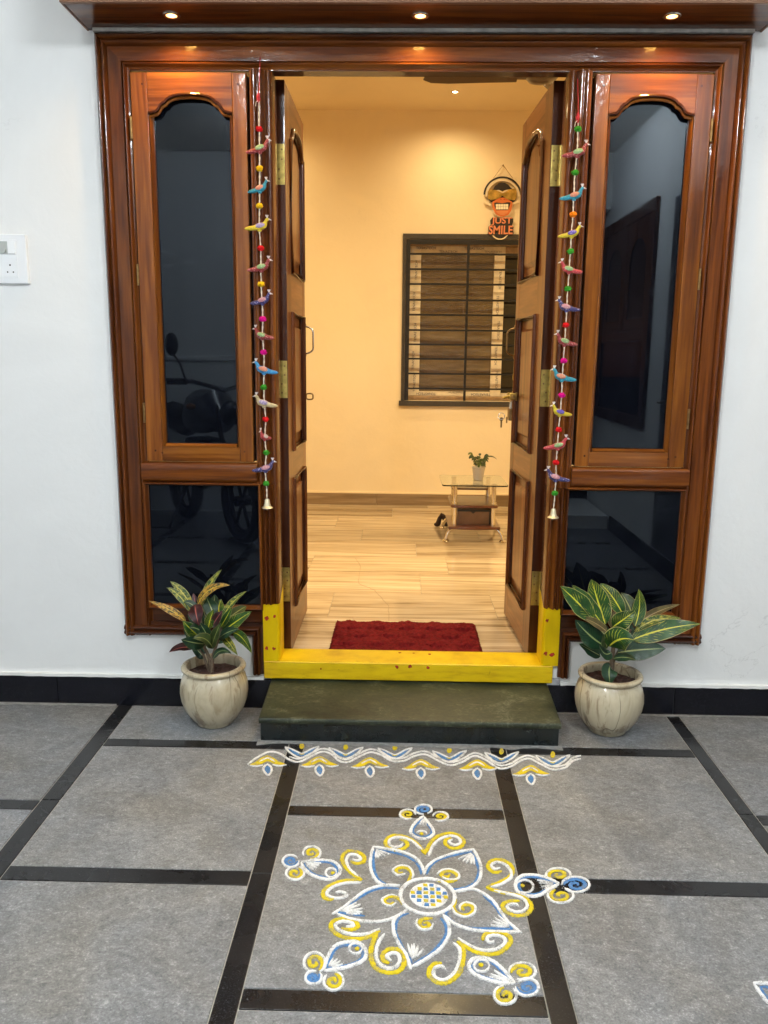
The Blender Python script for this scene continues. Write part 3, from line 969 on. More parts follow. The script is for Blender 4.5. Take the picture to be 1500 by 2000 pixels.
def door_leaf(s, loc, rz, label):
    """local x along the leaf, visible face at y=0 looking towards -s*y, thickness to +s*y"""
    D = thing('door_leaf', label, 'door', loc, rz)
    f = lambda d: -s * d          # d metres proud of the visible face
    def B(x0, x1, d0, d1, z0, z1, mb=None):
        return (mb or MB()).box(x0, x1, f(d0), f(d1), z0, z1)
    L = lambda name, mb, mat, par=D, bev=.0, **k: obj(name, mb, mat, par, bev=bev, local=True, **k)
    zb = -Z0
    PAN = [(1.535 + zb, 2.035 + zb, True), (.905 + zb, 1.395 + zb, False), (.31 + zb, .795 + zb, False)]
    U0, U1 = .115, .447
    L('stile', B(0, U0, -TH, 0, 0, ZH), M['leafw_z'], bev=.002)
    L('stile', B(U1, LL, -TH, 0, 0, ZH), M['leafw_z'], bev=.002)
    L('edge_lipping', B(-.0012, -.0002, -TH + .0005, -.0005, .001, ZH - .001), M['dark_z'])
    zs = [0, PAN[2][0], PAN[2][1], PAN[1][0], PAN[1][1], PAN[0][0], PAN[0][1], ZH]
    for a, b in ((zs[0], zs[1]), (zs[2], zs[3]), (zs[4], zs[5])):
        L('rail', B(U0 + .0004, U1 - .0004, -TH + .0005, -.0005, a, b), M['leafw_x'], bev=.0015)
    n = 24
    def arch(u):        # shaped top of the upper panel, u in 0..1
        w_ = abs(2 * u - 1)
        if w_ > .86: return -.060
        if w_ > .72: return -.060 + .022 * ((.86 - w_) / .14) ** .6
        return -.034 + .034 * math.sqrt(max(0, 1 - (w_ / .74) ** 2))
    ztop = PAN[0][1]
    lo = [(U0 + (U1 - U0) * i / n, ztop + arch(i / n)) for i in range(n + 1)]
    hi = [(x, ZH) for x, z in lo]
    L('rail', MB().strip([(x, z) for x, z in lo], hi, 'xz', f(-TH + .0005), f(-.0005)), M['leafw_x'], smooth=25)
    for a, b, ar in PAN:
        if ar:
            out = [(U0, a)] + [(U1, a)] + [(x, z) for x, z in lo[::-1]]
            ins = .042
            inn_ = [(U0 + ins, a + ins), (U1 - ins, a + ins)] + [(U0 + ins + (U1 - U0 - 2 * ins) * i / n, ztop - ins * .9 + arch(i / n)) for i in range(n, -1, -1)]
        else:
            out = [(U0, a), (U1, a), (U1, b), (U0, b)]
            ins = .042
            inn_ = [(U0 + ins, a + ins), (U1 - ins, a + ins), (U1 - ins, b - ins), (U0 + ins, b - ins)]
        pan = L('panel', MB().prism(out, 'xz', f(-TH + .010), f(-.012)), M['leafw_z'])
        fld = MB()
        k = len(inn_)
        cx = sum(p[0] for p in inn_) / k; cz = sum(p[1] for p in inn_) / k
        shr = [(cx + (p[0] - cx) * .86, cz + (p[1] - cz) * .955) for p in inn_]
        vs = [(p[0], f(-.0119), p[1]) for p in inn_] + [(p[0], f(-.002), p[1]) for p in shr]
        fld.add(vs, [tuple(range(k, 2 * k))] + [(i, (i + 1) % k, k + (i + 1) % k, k + i) for i in range(k)])
        L('raised_field', fld, M['leafw_z'], pan, smooth=20)
        # bolection moulding round the panel
        path = [Vector((p[0], f(.002), p[1])) for p in out]
        mo = MB().tube(path, .0095, 8, closed=True)
        L('moulding', mo, M['wood_z'], pan, smooth=50)
        path = [Vector((p[0] + (cx - p[0]) * .075, f(-.006), p[1] + (cz - p[1]) * .032)) for p in out]
        L('moulding', MB().tube(path, .006, 6, closed=True), M['dark_z'], pan, smooth=50)
    # butt hinges: one plate on the edge, one on the post, barrel between
    for za, zb_ in ((1.806, 1.934), (1.10, 1.228) if s > 0 else (1.08, 1.207), (.359, .487)):
        h = MB()
        a, b = za - Z0, zb_ - Z0
        h.box(-.0028, -.0013, f(-.030), f(-.002), a, b)
        for k in range(5):
            q0 = a + (b - a) * k / 5; q1 = a + (b - a) * (k + 1) / 5
            h.tube([(-.0035, f(-.0335), q0 + .0006), (-.0035, f(-.0335), q1 - .0006)], .0058, 10)
        h.box(-.034, -.004, f(-.0365), f(-.0352), a, b)
        ho = L('hinge', h, M['brass'], bev=.0004)
        for q in (.14, .38, .62, .86):
            L('screw', MB().disc((-.0036, f(-.011 - .010 * (int(q * 10) % 2)), a + (b - a) * q), .0032, 'x', .001, 10), M['brass_dark'], ho)
    # D-shaped pull handle
    u = .487
    za, zb_ = 1.254 - Z0, 1.362 - Z0
    pth = [(u, f(0), zb_)] + [(u, f(.036 * math.sin(PI / 2 * i / 5)), zb_ - .0 - .022 * (1 - math.cos(PI / 2 * i / 5))) for i in range(1, 6)] + [(u, f(.036 * math.cos(PI / 2 * i / 5)), za + .022 * (1 - math.sin(PI / 2 * i / 5))) for i in range(0, 6)]
    pull = L('pull_handle', MB().tube(pth, .0036, 8), M['brass_dark'] if s < 0 else M['steel'])
    L('rose', MB().ball((u, f(.003), za - .004), .009, .006, .011).ball((u, f(.003), zb_ + .004), .009, .006, .011), M['brass_dark'], pull)
    return D, f, L


DL, f, L = door_leaf(1, (-.403, .1215, Z0), math.radians(90.0), 'left door leaf, open inwards, with a pull handle and a latch plate')
z = 1.082 - Z0
st = MB().box(.487, .492, f(.0), f(.006), z - .022, z + .022)
ring = []
for i in range(20):
    a = 2 * PI * i / 20
    q = max(abs(math.cos(a)), abs(math.sin(a)))
    ring.append((.4895, f(.020 + .014 * math.cos(a) / (q * .6 + .4)), z + .012 * math.sin(a) / (q * .6 + .4)))
stp = L('latch_staple', st.tube(ring, .0032, 8, closed=True), M['brass_dark'])
L('plate', MB().box(.470, .508, f(.0002), f(.0022), z - .030, z + .030), M['brass_dark'], stp)

DR, f, L = door_leaf(-1, (.474, .1215, Z0), math.atan2(.52, -.025), 'right door leaf, open inwards, with a sliding bolt, hanging padlock and keys')
z = 1.094 - Z0
bolt = L('sliding_bolt', MB().tube([(.395, f(.016), z), (.530, f(.016), z)], .0065, 10), M['brass_dark'])
for u_ in (.425, .478):
    L('bolt_guide', MB().box(u_, u_ + .015, f(.0), f(.026), z - .013, z + .013), M['brass'], bolt, bev=.003)
L('back_plate', MB().box(.405, .515, f(.0), f(.0025), z - .017, z + .017), M['brass_dark'], bolt, bev=.001)
L('bolt_knob', MB().tube([(.458, f(.018), z), (.458, f(.040), z - .004), (.458, f(.046), z - .010)], [.004, .005, .008], 10), M['brass'], bolt)
zk = 1.170 - Z0
L('keyhole_cover', MB().ball((.490, f(.002), zk), .008, .005, .017), M['brass'])
pl = thing('padlock', 'small brass padlock hanging from the sliding bolt with its keys in it', 'padlock', (.462, .60, 1.02))


def W2(u, d, zz):   # right leaf local -> world
    v = Matrix.Rotation(math.atan2(.52, -.025), 4, 'Z') @ Vector((u, f(d), 0))
    return (.474 + v.x, .1215 + v.y, zz)


pb = MB()
ring = [W2(.470 + .013 * math.cos(PI * i / 8), .014, 1.058 + .020 * math.sin(PI * i / 8)) for i in range(9)]
obj('shackle', MB().tube([W2(.483, .014, 1.040)] + ring + [W2(.457, .014, 1.040)], .003, 8), M['steel'], pl)
v0 = MB()
for uu, dd_ in ((.449, .006), (.491, .006), (.491, .023), (.449, .023)):
    pass
c = [W2(u_, d_, 0) for u_, d_ in ((.449, .005), (.491, .005), (.491, .023), (.449, .023))]
obj('body', MB().prism([(p[0], p[1]) for p in c], 'xy', .995, 1.043), M['brass_dark'], pl, bev=.004)
kx, ky, kz = W2(.470, .026, .985)
obj('key_ring', MB().tube([(kx - .024 + .013 * math.cos(2 * PI * i / 20), ky + .004 * math.sin(2 * PI * i / 20), 1.012 + .013 * math.sin(2 * PI * i / 20)) for i in range(20)], .0016, 6, closed=True), M['steel'], pl)
ky_ = MB()
ky_.box(kx - .027, kx - .020, ky - .001, ky + .001, .966, .998)
ky_.disc((kx - .0235, ky - .001, 1.000), .008, 'y', .002, 14)
obj('key', ky_, M['brass_dark'], pl)
ky2 = MB().box(kx - .006, kx - .0005, ky - .012, ky - .010, .985, 1.01).disc((kx + .012, ky - .013, 1.008), .009, 'y', .002, 14)
obj('key', ky2, M['brass_dark'], pl)

# ------------------------------------------------------------------ red shaggy mat inside the threshold
mx0, mx1, my0, my1 = -.268, .314, .125, .502
nx, ny = 132, 90
mb = MB(); mb.uv = None
vs = []
for j in range(ny + 1):
    for i in range(nx + 1):
        u = i / nx; v = j / ny
        x = mx0 + (mx1 - mx0) * u; y = my0 + (my1 - my0) * v
        # overlapping scallops pressed into the pile
        rowh = .094; row = math.floor((y - my0) / rowh)
        best = 0
        for r in (row - 1, row, row + 1):
            cy = my0 + r * rowh
            sh = .5 * (r % 2)
            cxx = (math.floor((x - mx0) / .116 - sh + .5) + sh) * .116 + mx0
            d = math.hypot((x - cxx) / .064, (y - cy) / .100)
            if y >= cy - .004 and d < 1: best = max(best, (1 - d ** 3) * (1 - .20 * (r - row)))
        e = min(u, 1 - u, v, 1 - v)
        edge = min(1, e / .02)
        h = .006 + .013 * best ** .7 + .006 * mnoise.noise(Vector((x * 40, y * 40, 0))) + random.uniform(0, .0045)
        jx = random.uniform(-.0022, .0022); jy = random.uniform(-.0022, .0022)
        if j in (0, ny): jy += random.uniform(-.003, .003)
        vs.append((x + jx, y + jy, ZF + .001 + max(.001, h * edge)))
fs = [(j * (nx + 1) + i, j * (nx + 1) + i + 1, (j + 1) * (nx + 1) + i + 1, (j + 1) * (nx + 1) + i) for j in range(ny) for i in range(nx)]
mb.add(vs, fs)
tag(obj('door_mat', mb, M['mat_red'], smooth=60), 'dark red shaggy mat with a scalloped pile just inside the threshold', 'door mat')
# ------------------------------------------------------------------ torans: strings of cloth birds and pom-poms
def cloth(name, col, dots):
    m, t, p = newmat(name)
    v = coords(t, rnd=3)
    vo = nd(t, 'ShaderNodeTexVoronoi'); vo.inputs['Scale'].default_value = 170
    t.links.new(v, vo.inputs['Vector'])
    c = ramp(t, vo.outputs['Distance'], [(.26, dots), (.36, col)])
    n = noise(t, v, 120, 3)
    t.links.new(mixc(t, mth(t, 'MULTIPLY', n, .5), c, tuple(x * .6 for x in col)), p.inputs['Base Color'])
    p.inputs['Roughness'].default_value = .6
    p.inputs['Sheen Weight'].default_value = .2
    return m


CL = {
    'maroon': cloth('maroon_cloth', (.26, .018, .022), (.60, .25, .22)), 'green': cloth('pale_green_cloth', (.27, .42, .17), (.55, .62, .40)),
    'teal': cloth('teal_cloth', (.012, .24, .34), (.05, .42, .52)), 'coral': cloth('coral_cloth', (.62, .23, .14), (.70, .55, .30)),
    'yellow': cloth('yellow_cloth', (.62, .47, .012), (.74, .60, .05)), 'lilac': cloth('lilac_cloth', (.36, .28, .48), (.70, .62, .66)),
    'navy': cloth('navy_cloth', (.030, .024, .13), (.36, .32, .50)), 'pink': cloth('pink_cloth', (.55, .24, .28), (.70, .50, .46)),
    'cream': cloth('cream_cloth', (.52, .42, .22), (.66, .56, .36)), 'red': cloth('red_cloth', (.46, .03, .04), (.62, .18, .16)),
    'blue': cloth('blue_cloth', (.02, .22, .50), (.10, .45, .66)), 'purple': cloth('purple_cloth', (.13, .08, .40), (.55, .45, .62)),
    'white': cloth('white_cloth', (.70, .62, .60), (.80, .74, .70)),
}
TP = [(-.044, -.0075), (-.038, -.0072), (-.028, -.0062), (-.018, -.0048), (-.009, -.002), (0, .0005), (.008, .002), (.0145, .005), (.0185, .010), (.0205, .0155), (.0225, .020), (.026, .0235), (.030, .0245)]
TR = [.0018, .0048, .0068, .0074, .0084, .0105, .0112, .0100, .0072, .0054, .0048, .0052, .0030]
_bird = {}


def bird(parent, c, body, wing, s, yaw=0.0, sc=1.1):
    """stuffed bird hanging at c, facing +x (s=1) or -x (s=-1)"""
    def T(p):
        x, y, z = p[0] * s * sc, p[1] * sc, p[2] * sc
        return (c[0] + x * math.cos(yaw) - y * math.sin(yaw), c[1] + x * math.sin(yaw) + y * math.cos(yaw), c[2] + z)
    def conv(mb):
        mb.v = [T(p) for p in mb.v]
        return mb
    b = MB().tube([(x, 0, z) for x, z in TP], TR, 10, flat=.72)
    b.ball((.001, 0, -.0105), .007, .004, .005, 8, 6)
    o = obj('bird', conv(b), CL[body], parent, smooth=60)
    for sd in (-1, 1):
        w = MB().ball((.002, sd * .0066, .0035), .0145, .0034, .0075, 12, 8)
        w.v = [(x, y, z + .18 * x) for x, y, z in w.v]
        obj('wing', conv(w), CL[wing], o, smooth=60)
    k = MB().tube([(.029, 0, .0243), (.0385, 0, .0215)], [.0030, .0006], 6)
    for a in (-.5, 0, .5):
        k.tube([(.0255, 0, .027), (.0245 + a * .008, 0, .036)], [.0013, .0019], 5)
    obj('beak_and_crest', conv(k), CL['white'], o)
    return o


def pom(parent, c, col):
    mb = MB().ball(c, .0110, .0106, .0086, 14, 9, .2)
    return obj('pom_pom', mb, M['pom_' + col], parent, smooth=0)


def toran(label, items, top, bell_px, s0):
    Y = -.046
    a = P(top[0], top[1], 1, Y); b = P(bell_px[0], bell_px[1], 1, Y)
    a.y = -.026
    T = thing('toran', label, 'door hanging', (a.x, a.y, a.z), group='strings of cloth birds hung beside the doorway')
    pts = []
    n = 150
    pxs = sorted([(top[1], top[0])] + [(q[1], q[0]) for q in items] + [(bell_px[1], bell_px[0])])
    wp = []
    for py, px in pxs:
        p = P(px, py, 1, Y)
        wp.append((p.z, p.x))
    wp.sort(reverse=True)
    def xat(z):
        for (z1, x1), (z2, x2) in zip(wp[:-1], wp[1:]):
            if z <= z1 and z >= z2:
                return x1 + (x2 - x1) * (z1 - z) / max(1e-6, z1 - z2)
        return wp[-1][1]
    zt = a.z; zb = b.z + .012
    for i in range(n + 1):
        z = zt + (zb - zt) * i / n
        yy = -.026 + (Y + .026) * min(1, (zt - z) / .10)
        pts.append((xat(z) + random.uniform(-.0006, .0006), yy, z))
    k = int(n * .09)
    obj('red_loop', MB().tube(pts[:k + 1], .0012, 5), M['red_thread'], T)
    obj('beaded_cord', MB().tube(pts[k:], [.0014 + .0011 * (i % 2) for i in range(n + 1 - k)], 6), M['white_bead'], T)
    obj('tassel', MB().ball((pts[k][0] - .002, pts[k][1], pts[k][2]), .006, .006, .014, 10, 7, .3), M['red_thread'], T, smooth=0)
    obj('loose_end', MB().tube([(pts[k][0] - .002, Y - .002, pts[k][2] - .008), (pts[k][0] - .009, Y - .004, pts[k][2] - .014), (pts[k][0] - .010, Y - .003, pts[k][2] - .026)], .0010, 5), M['white_bead'], T)
    for q in items:
        p = P(q[0], q[1], 1, Y)
        if q[2] == 'p': pom(T, (p.x, p.y, p.z), q[3])
        else: bird(T, (p.x, p.y, p.z), q[3], q[4], q[5], *(q[6:] if len(q) > 6 else (random.uniform(-.35, .35), random.uniform(.95, 1.06))))
    bl = obj('bell', MB().lathe([(.001, .019), (.006, .0185), (.0085, .014), (.0095, .004), (.0125, -.006), (.0185, -.0105), (.019, -.0125), (.016, -.012), (.008, .0)], (b.x, b.y, b.z), 24), M['bell'], T)
    obj('clapper', MB().tube([(b.x, b.y, b.z), (b.x, b.y, b.z - .016)], [.0012, .0012], 6).ball((b.x, b.y, b.z - .018), .0032), M['brass_dark'], bl)


B_ = lambda x, y, b, w, s, *k: (x, y, 'b', b, w, s, *k)
Pm = lambda x, y, c: (x, y, 'p', c)
toran('beaded string of cloth birds hanging on the left door post, ending in a bell', [
    Pm(506, 252, 'red'), B_(507, 291, 'maroon', 'green', 1), Pm(507, 329, 'yellow'), B_(507, 369, 'teal', 'coral', 1), Pm(507, 402, 'yellow'),
    B_(506, 443, 'yellow', 'lilac', 1), Pm(509.5, 485, 'red'), B_(509.5, 523, 'maroon', 'green', 1), Pm(510, 555, 'yellow'), B_(512, 588, 'navy', 'pink', 1),
    Pm(513.5, 623, 'magenta'), B_(512.5, 656, 'maroon', 'green', -1), Pm(515, 688, 'magenta'), B_(516, 723, 'blue', 'coral', -1), Pm(515, 756, 'green'),
    B_(516, 788, 'cream', 'lilac', -1), Pm(519, 819, 'red'), B_(517, 854, 'red', 'white', -1, 1.15, .9), Pm(520, 884, 'green'), B_(518, 915, 'navy', 'pink', 1), Pm(520, 944, 'green')],
    (506, 108), (522, 985), -1)
toran('beaded string of cloth birds hanging on the right door post, ending in a bell', [
    Pm(1129, 252, 'green'), B_(1127, 299, 'maroon', 'green', 1), Pm(1123, 337, 'green'), B_(1120.5, 383, 'teal', 'coral', 1), Pm(1119, 419, 'orange'),
    B_(1116, 457, 'yellow', 'purple', 1), Pm(1114, 491, 'green'), B_(1112, 527, 'red', 'green', -1), Pm(1109, 564, 'green'), B_(1107, 601, 'navy', 'pink', -1),
    Pm(1105, 635, 'red'), B_(1103, 668, 'maroon', 'green', -1), Pm(1100.5, 704.5, 'magenta'), B_(1098, 737, 'teal', 'coral', -1), Pm(1097, 772, 'magenta'),
    B_(1094, 806, 'yellow', 'purple', -1), Pm(1091, 839, 'red'), B_(1089, 871, 'red', 'green', 1), Pm(1086, 903, 'red'), B_(1086, 933, 'navy', 'pink', -1), Pm(1083.6, 963, 'green')],
    (1131, 150), (1080.7, 1004), 1)

# ------------------------------------------------------------------ potted crotons
def mat_pot():
    m, t, p = newmat('cream_streaked_glaze')
    v = coords(t, (1, 1, .13), 4.0)
    a = noise(t, v, 30, 5, .65, .5)
    v2 = coords(t, (1, 1, .30), 8.0)
    b = noise(t, v2, 16, 4, .6, 1.0)
    c = ramp(t, b, [(.30, (.36, .29, .18)), (.50, (.52, .46, .32)), (.70, (.60, .54, .38))])
    st = ramp(t, a, [(.53, (0, 0, 0)), (.62, (1, 1, 1))])
    d = mixc(t, mth(t, 'MULTIPLY', st, .72), c, (.20, .13, .07))
    vc = coords(t, (1, 1, .045), 15.0)
    ln = mth(t, 'ABSOLUTE', mth(t, 'SUBTRACT', noise(t, vc, 13, 1, .4, .15), .5))
    cr = ramp(t, ln, [(.004, (1, 1, 1)), (.013, (0, 0, 0))])
    keep = ramp(t, noise(t, coords(t, (1, 1, .5), 2.0), 12, 2), [(.45, (0, 0, 0)), (.58, (1, 1, 1))])
    d2 = mixc(t, mth(t, 'MULTIPLY', mth(t, 'MULTIPLY', cr, keep), .75), d, (.085, .055, .03))
    t.links.new(d2, p.inputs['Base Color'])
    p.inputs['Roughness'].default_value = .38
    p.inputs['Coat Weight'].default_value = .8; p.inputs['Coat Roughness'].default_value = .08
    bump(t, p, a, .10, .002)
    return m


M['pot'] = mat_pot()


def mat_leaf(name, base, dark, vein, mid, edge, blotch=None, bl=.5, vein_amt=.8, nvein=13, edge_amt=.7, rough=.36):
    m, t, p = newmat(name)
    uv = nd(t, 'ShaderNodeUVMap'); uv.uv_map = 'uv'
    sp = nd(t, 'ShaderNodeSeparateXYZ')
    t.links.new(uv.outputs[0], sp.inputs[0])
    u = sp.outputs['X']; v = sp.outputs['Y']
    av = mth(t, 'ABSOLUTE', v)
    vec = coords(t, rnd=9)
    nz = noise(t, vec, 60, 4, .6)
    ph = mth(t, 'SUBTRACT', mth(t, 'MULTIPLY', u, nvein), mth(t, 'MULTIPLY', av, nvein * .30))
    ph = mth(t, 'ADD', ph, mth(t, 'MULTIPLY', nz, .5))
    fr = mth(t, 'ABSOLUTE', mth(t, 'SUBTRACT', mth(t, 'FRACT', ph), .5))
    vl = mth(t, 'MULTIPLY', mth(t, 'LESS_THAN', fr, .085), mth(t, 'LESS_THAN', av, .86))
    patch = ramp(t, noise(t, vec, 22, 3, .6), [(.46, (0, 0, 0)), (.60, (1, 1, 1))])
    vl = mth(t, 'MULTIPLY', mth(t, 'MULTIPLY', vl, vein_amt), patch)
    c0 = ramp(t, noise(t, vec, 30, 4, .6), [(.35, dark), (.65, base)])
    if blotch:
        uvs = nd(t, 'ShaderNodeMapping'); uvs.inputs['Scale'].default_value = (9, 1.7, 1)
        t.links.new(uv.outputs[0], uvs.inputs[0])
        ad = nd(t, 'ShaderNodeVectorMath', operation='ADD')
        oi = nd(t, 'ShaderNodeObjectInfo')
        cx = nd(t, 'ShaderNodeCombineXYZ')
        t.links.new(mth(t, 'MULTIPLY', oi.outputs['Random'], 30), cx.inputs[0])
        t.links.new(uvs.outputs[0], ad.inputs[0]); t.links.new(cx.outputs[0], ad.inputs[1])
        bn = noise(t, ad.outputs[0], 1.3, 3, .6, .4)
        c0 = mixc(t, ramp(t, bn, [(bl - .04, (0, 0, 0)), (bl + .04, (1, 1, 1))]), c0, blotch)
    c1 = mixc(t, vl, c0, vein)
    mw = mth(t, 'LESS_THAN', av, mth(t, 'SUBTRACT', .085, mth(t, 'MULTIPLY', u, .045)))
    c2 = mixc(t, mth(t, 'MULTIPLY', mw, .95), c1, mid)
    eg = mth(t, 'GREATER_THAN', mth(t, 'ADD', av, mth(t, 'MULTIPLY', nz, .10)), .985)
    c3 = mixc(t, mth(t, 'MULTIPLY', eg, edge_amt), c2, edge)
    t.links.new(c3, p.inputs['Base Color'])
    p.inputs['Roughness'].default_value = rough
    p.inputs['Specular IOR Level'].default_value = .28
    h = mth(t, 'ADD', mth(t, 'MULTIPLY', fr, .6), mth(t, 'MULTIPLY', nz, .2))
    bump(t, p, h, .3, .0015)
    return m


YV = (.58, .56, .04)
LM = {
    'g': mat_leaf('green_yellow_veined_leaf', (.022, .076, .012), (.008, .036, .008), YV, (.60, .56, .04), (.44, .38, .13), vein_amt=.75, nvein=11),
    'd': mat_leaf('dark_green_leaf', (.012, .044, .018), (.005, .022, .012), (.06, .11, .03), (.30, .34, .13), (.20, .20, .09), vein_amt=.4, nvein=12, edge_amt=.3),
    'y': mat_leaf('yellow_blotched_leaf', (.34, .30, .035), (.20, .21, .03), (.50, .46, .07), (.58, .52, .08), (.56, .48, .18), blotch=(.020, .055, .012), bl=.47, vein_amt=.3),
    'o': mat_leaf('orange_spotted_leaf', (.46, .26, .025), (.38, .19, .016), (.55, .40, .07), (.58, .44, .07), (.55, .32, .10), blotch=(.040, .035, .009), bl=.50, vein_amt=.2),
    'm': mat_leaf('maroon_leaf', (.036, .008, .009), (.018, .006, .008), (.09, .03, .025), (.36, .10, .08), (.14, .045, .035), vein_amt=.7, nvein=12),
    'v': mat_leaf('olive_leaf', (.038, .060, .013), (.022, .038, .011), (.13, .15, .04), (.28, .28, .09), (.26, .22, .10), vein_amt=.45),
    'b': mat_leaf('brown_backed_leaf', (.11, .090, .030), (.065, .050, .02), (.22, .19, .07), (.38, .27, .13), (.38, .26, .14), vein_amt=.5),
}


def leaf(parent, base, mid, tip, width, kind, fold=.22, n_hint=None, twist=0.0, shape=1.0):
    base, mid, tip = Vector(base), Vector(mid), Vector(tip)
    n = 14; k = 3
    vs = []; uv = []; fs = []
    ctrl = mid * 2 - (base + tip) * .5
    for i in range(n + 1):
        u = i / n
        p = base * (1 - u) ** 2 + ctrl * 2 * u * (1 - u) + tip * u * u
        t = ((ctrl - base) * (1 - u) + (tip - ctrl) * u).normalized()
        nh = Vector(n_hint) if n_hint else Vector((0, -.75, .65))
        sd = t.cross(nh)
        if sd.length < 1e-3: sd = Vector((1, 0, 0))
        sd.normalize()
        nn = sd.cross(t).normalized()
        if twist:
            sd = (Matrix.Rotation(twist * u, 3, t) @ sd); nn = sd.cross(t)
        w = width * .5 * (max(0, math.sin(PI * min(1, (u * .97 + .03)) ** (.80 * shape))) ** .85)
        if u < .07: w = max(w * .5, .002)
        wav = .035 * width * math.sin(u * 17 + base.x * 90)
        for q in range(-k, k + 1):
            f_ = q / k
            vs.append(p + sd * (w * f_) + nn * (fold * w * abs(f_) ** 1.3 - .10 * w * f_ * f_ + wav * abs(f_) ** 2 * (1 if q > 0 else -1)))
            uv.append((u, f_))
    m = 2 * k + 1
    for i in range(n):
        for q in range(2 * k):
            fs.append((i * m + q, i * m + q + 1, (i + 1) * m + q + 1, (i + 1) * m + q))
    mb = MB(); mb.add(vs, fs); mb.uv = uv
    return obj('leaf', mb, LM[kind], parent, smooth=80)


def pot(parent, c, R, H, rim):
    # fluted bulbous body: a lathe whose radius ripples a little round the pot
    prof = [(0, .002), (R * .50, .0), (R * .55, .004), (R * .56, .012), (R * .70, H * .12), (R * .86, H * .26), (R * .96, H * .42), (R, H * .56), (R * .985, H * .68), (R * .92, H * .80), (R * .83, H * .875), (R * .80, H * .90), (rim - .004, H * .915), (rim + .002, H * .94), (rim + .003, H * .965), (rim, H * .99), (rim - .008, H), (rim - .015, H * .99), (rim - .018, H * .95), (R * .78, H * .86), (R * .80, H * .78)]
    n = 64
    mb = MB().lathe(prof, c, n)
    out = []
    for i, (x, y, z) in enumerate(mb.v):
        a = math.atan2(y - c[1], x - c[0])
        hz = (z - c[2]) / H
        am = .022 * max(0, math.sin(PI * min(1, hz / .88))) if hz < .88 else 0
        r = 1 - am * (abs(math.sin(a * 8)) ** 6)
        out.append((c[0] + (x - c[0]) * r, c[1] + (y - c[1]) * r, z))
    mb.v = out
    return obj('pot', mb, M['pot'], parent, smooth=50)


def soil(parent, c, r):
    vs = [(c[0], c[1], c[2] + .006)]; fs = []
    n = 28; rings = 7
    for j in range(1, rings + 1):
        for i in range(n):
            a = 2 * PI * i / n
            rr = r * j / rings
            vs.append((c[0] + rr * math.cos(a), c[1] + rr * math.sin(a), c[2] + .006 * (1 - j / rings) + random.uniform(-.004, .005)))
    for i in range(n): fs.append((0, 1 + i, 1 + (i + 1) % n))
    for j in range(rings - 1):
        for i in range(n):
            fs.append((1 + j * n + i, 1 + j * n + (i + 1) % n, 1 + (j + 1) * n + (i + 1) % n, 1 + (j + 1) * n + i))
    return obj('soil', MB().add(vs, fs), M['soil'], parent, smooth=0)


def plant(label, px0, py0, k, pc, leaves, stem, R, H, rim):
    c = (pc[0], pc[1], .0005)
    T = thing('potted_croton', label, 'potted plant', c, group='potted crotons beside the step')
    pot(T, c, R, H, rim)
    soil(T, (c[0], c[1], H * .84), R * .79)
    C = lambda q, y: P(px0 + k * q[0], py0 + k * q[1], 1, y)
    for st in stem:
        pts = [C((a, b), y) for a, b, y in st[0]]
        obj('stem', MB().tube(pts, st[1], 8), M['stem'], T)
    for b, m, t, yb, yt, w, kd, *o in leaves:
        pb, ptp = C(b, yb), C(t, yt)
        pm = C(m, (yb + yt) / 2 + (o[0] if o else 0))
        leaf(T, pb, pm, ptp, w * k / 585.0 * (.90 if kd in 'yo' else 1.03), kd, *(o[1:] if len(o) > 1 else ()))
    return T


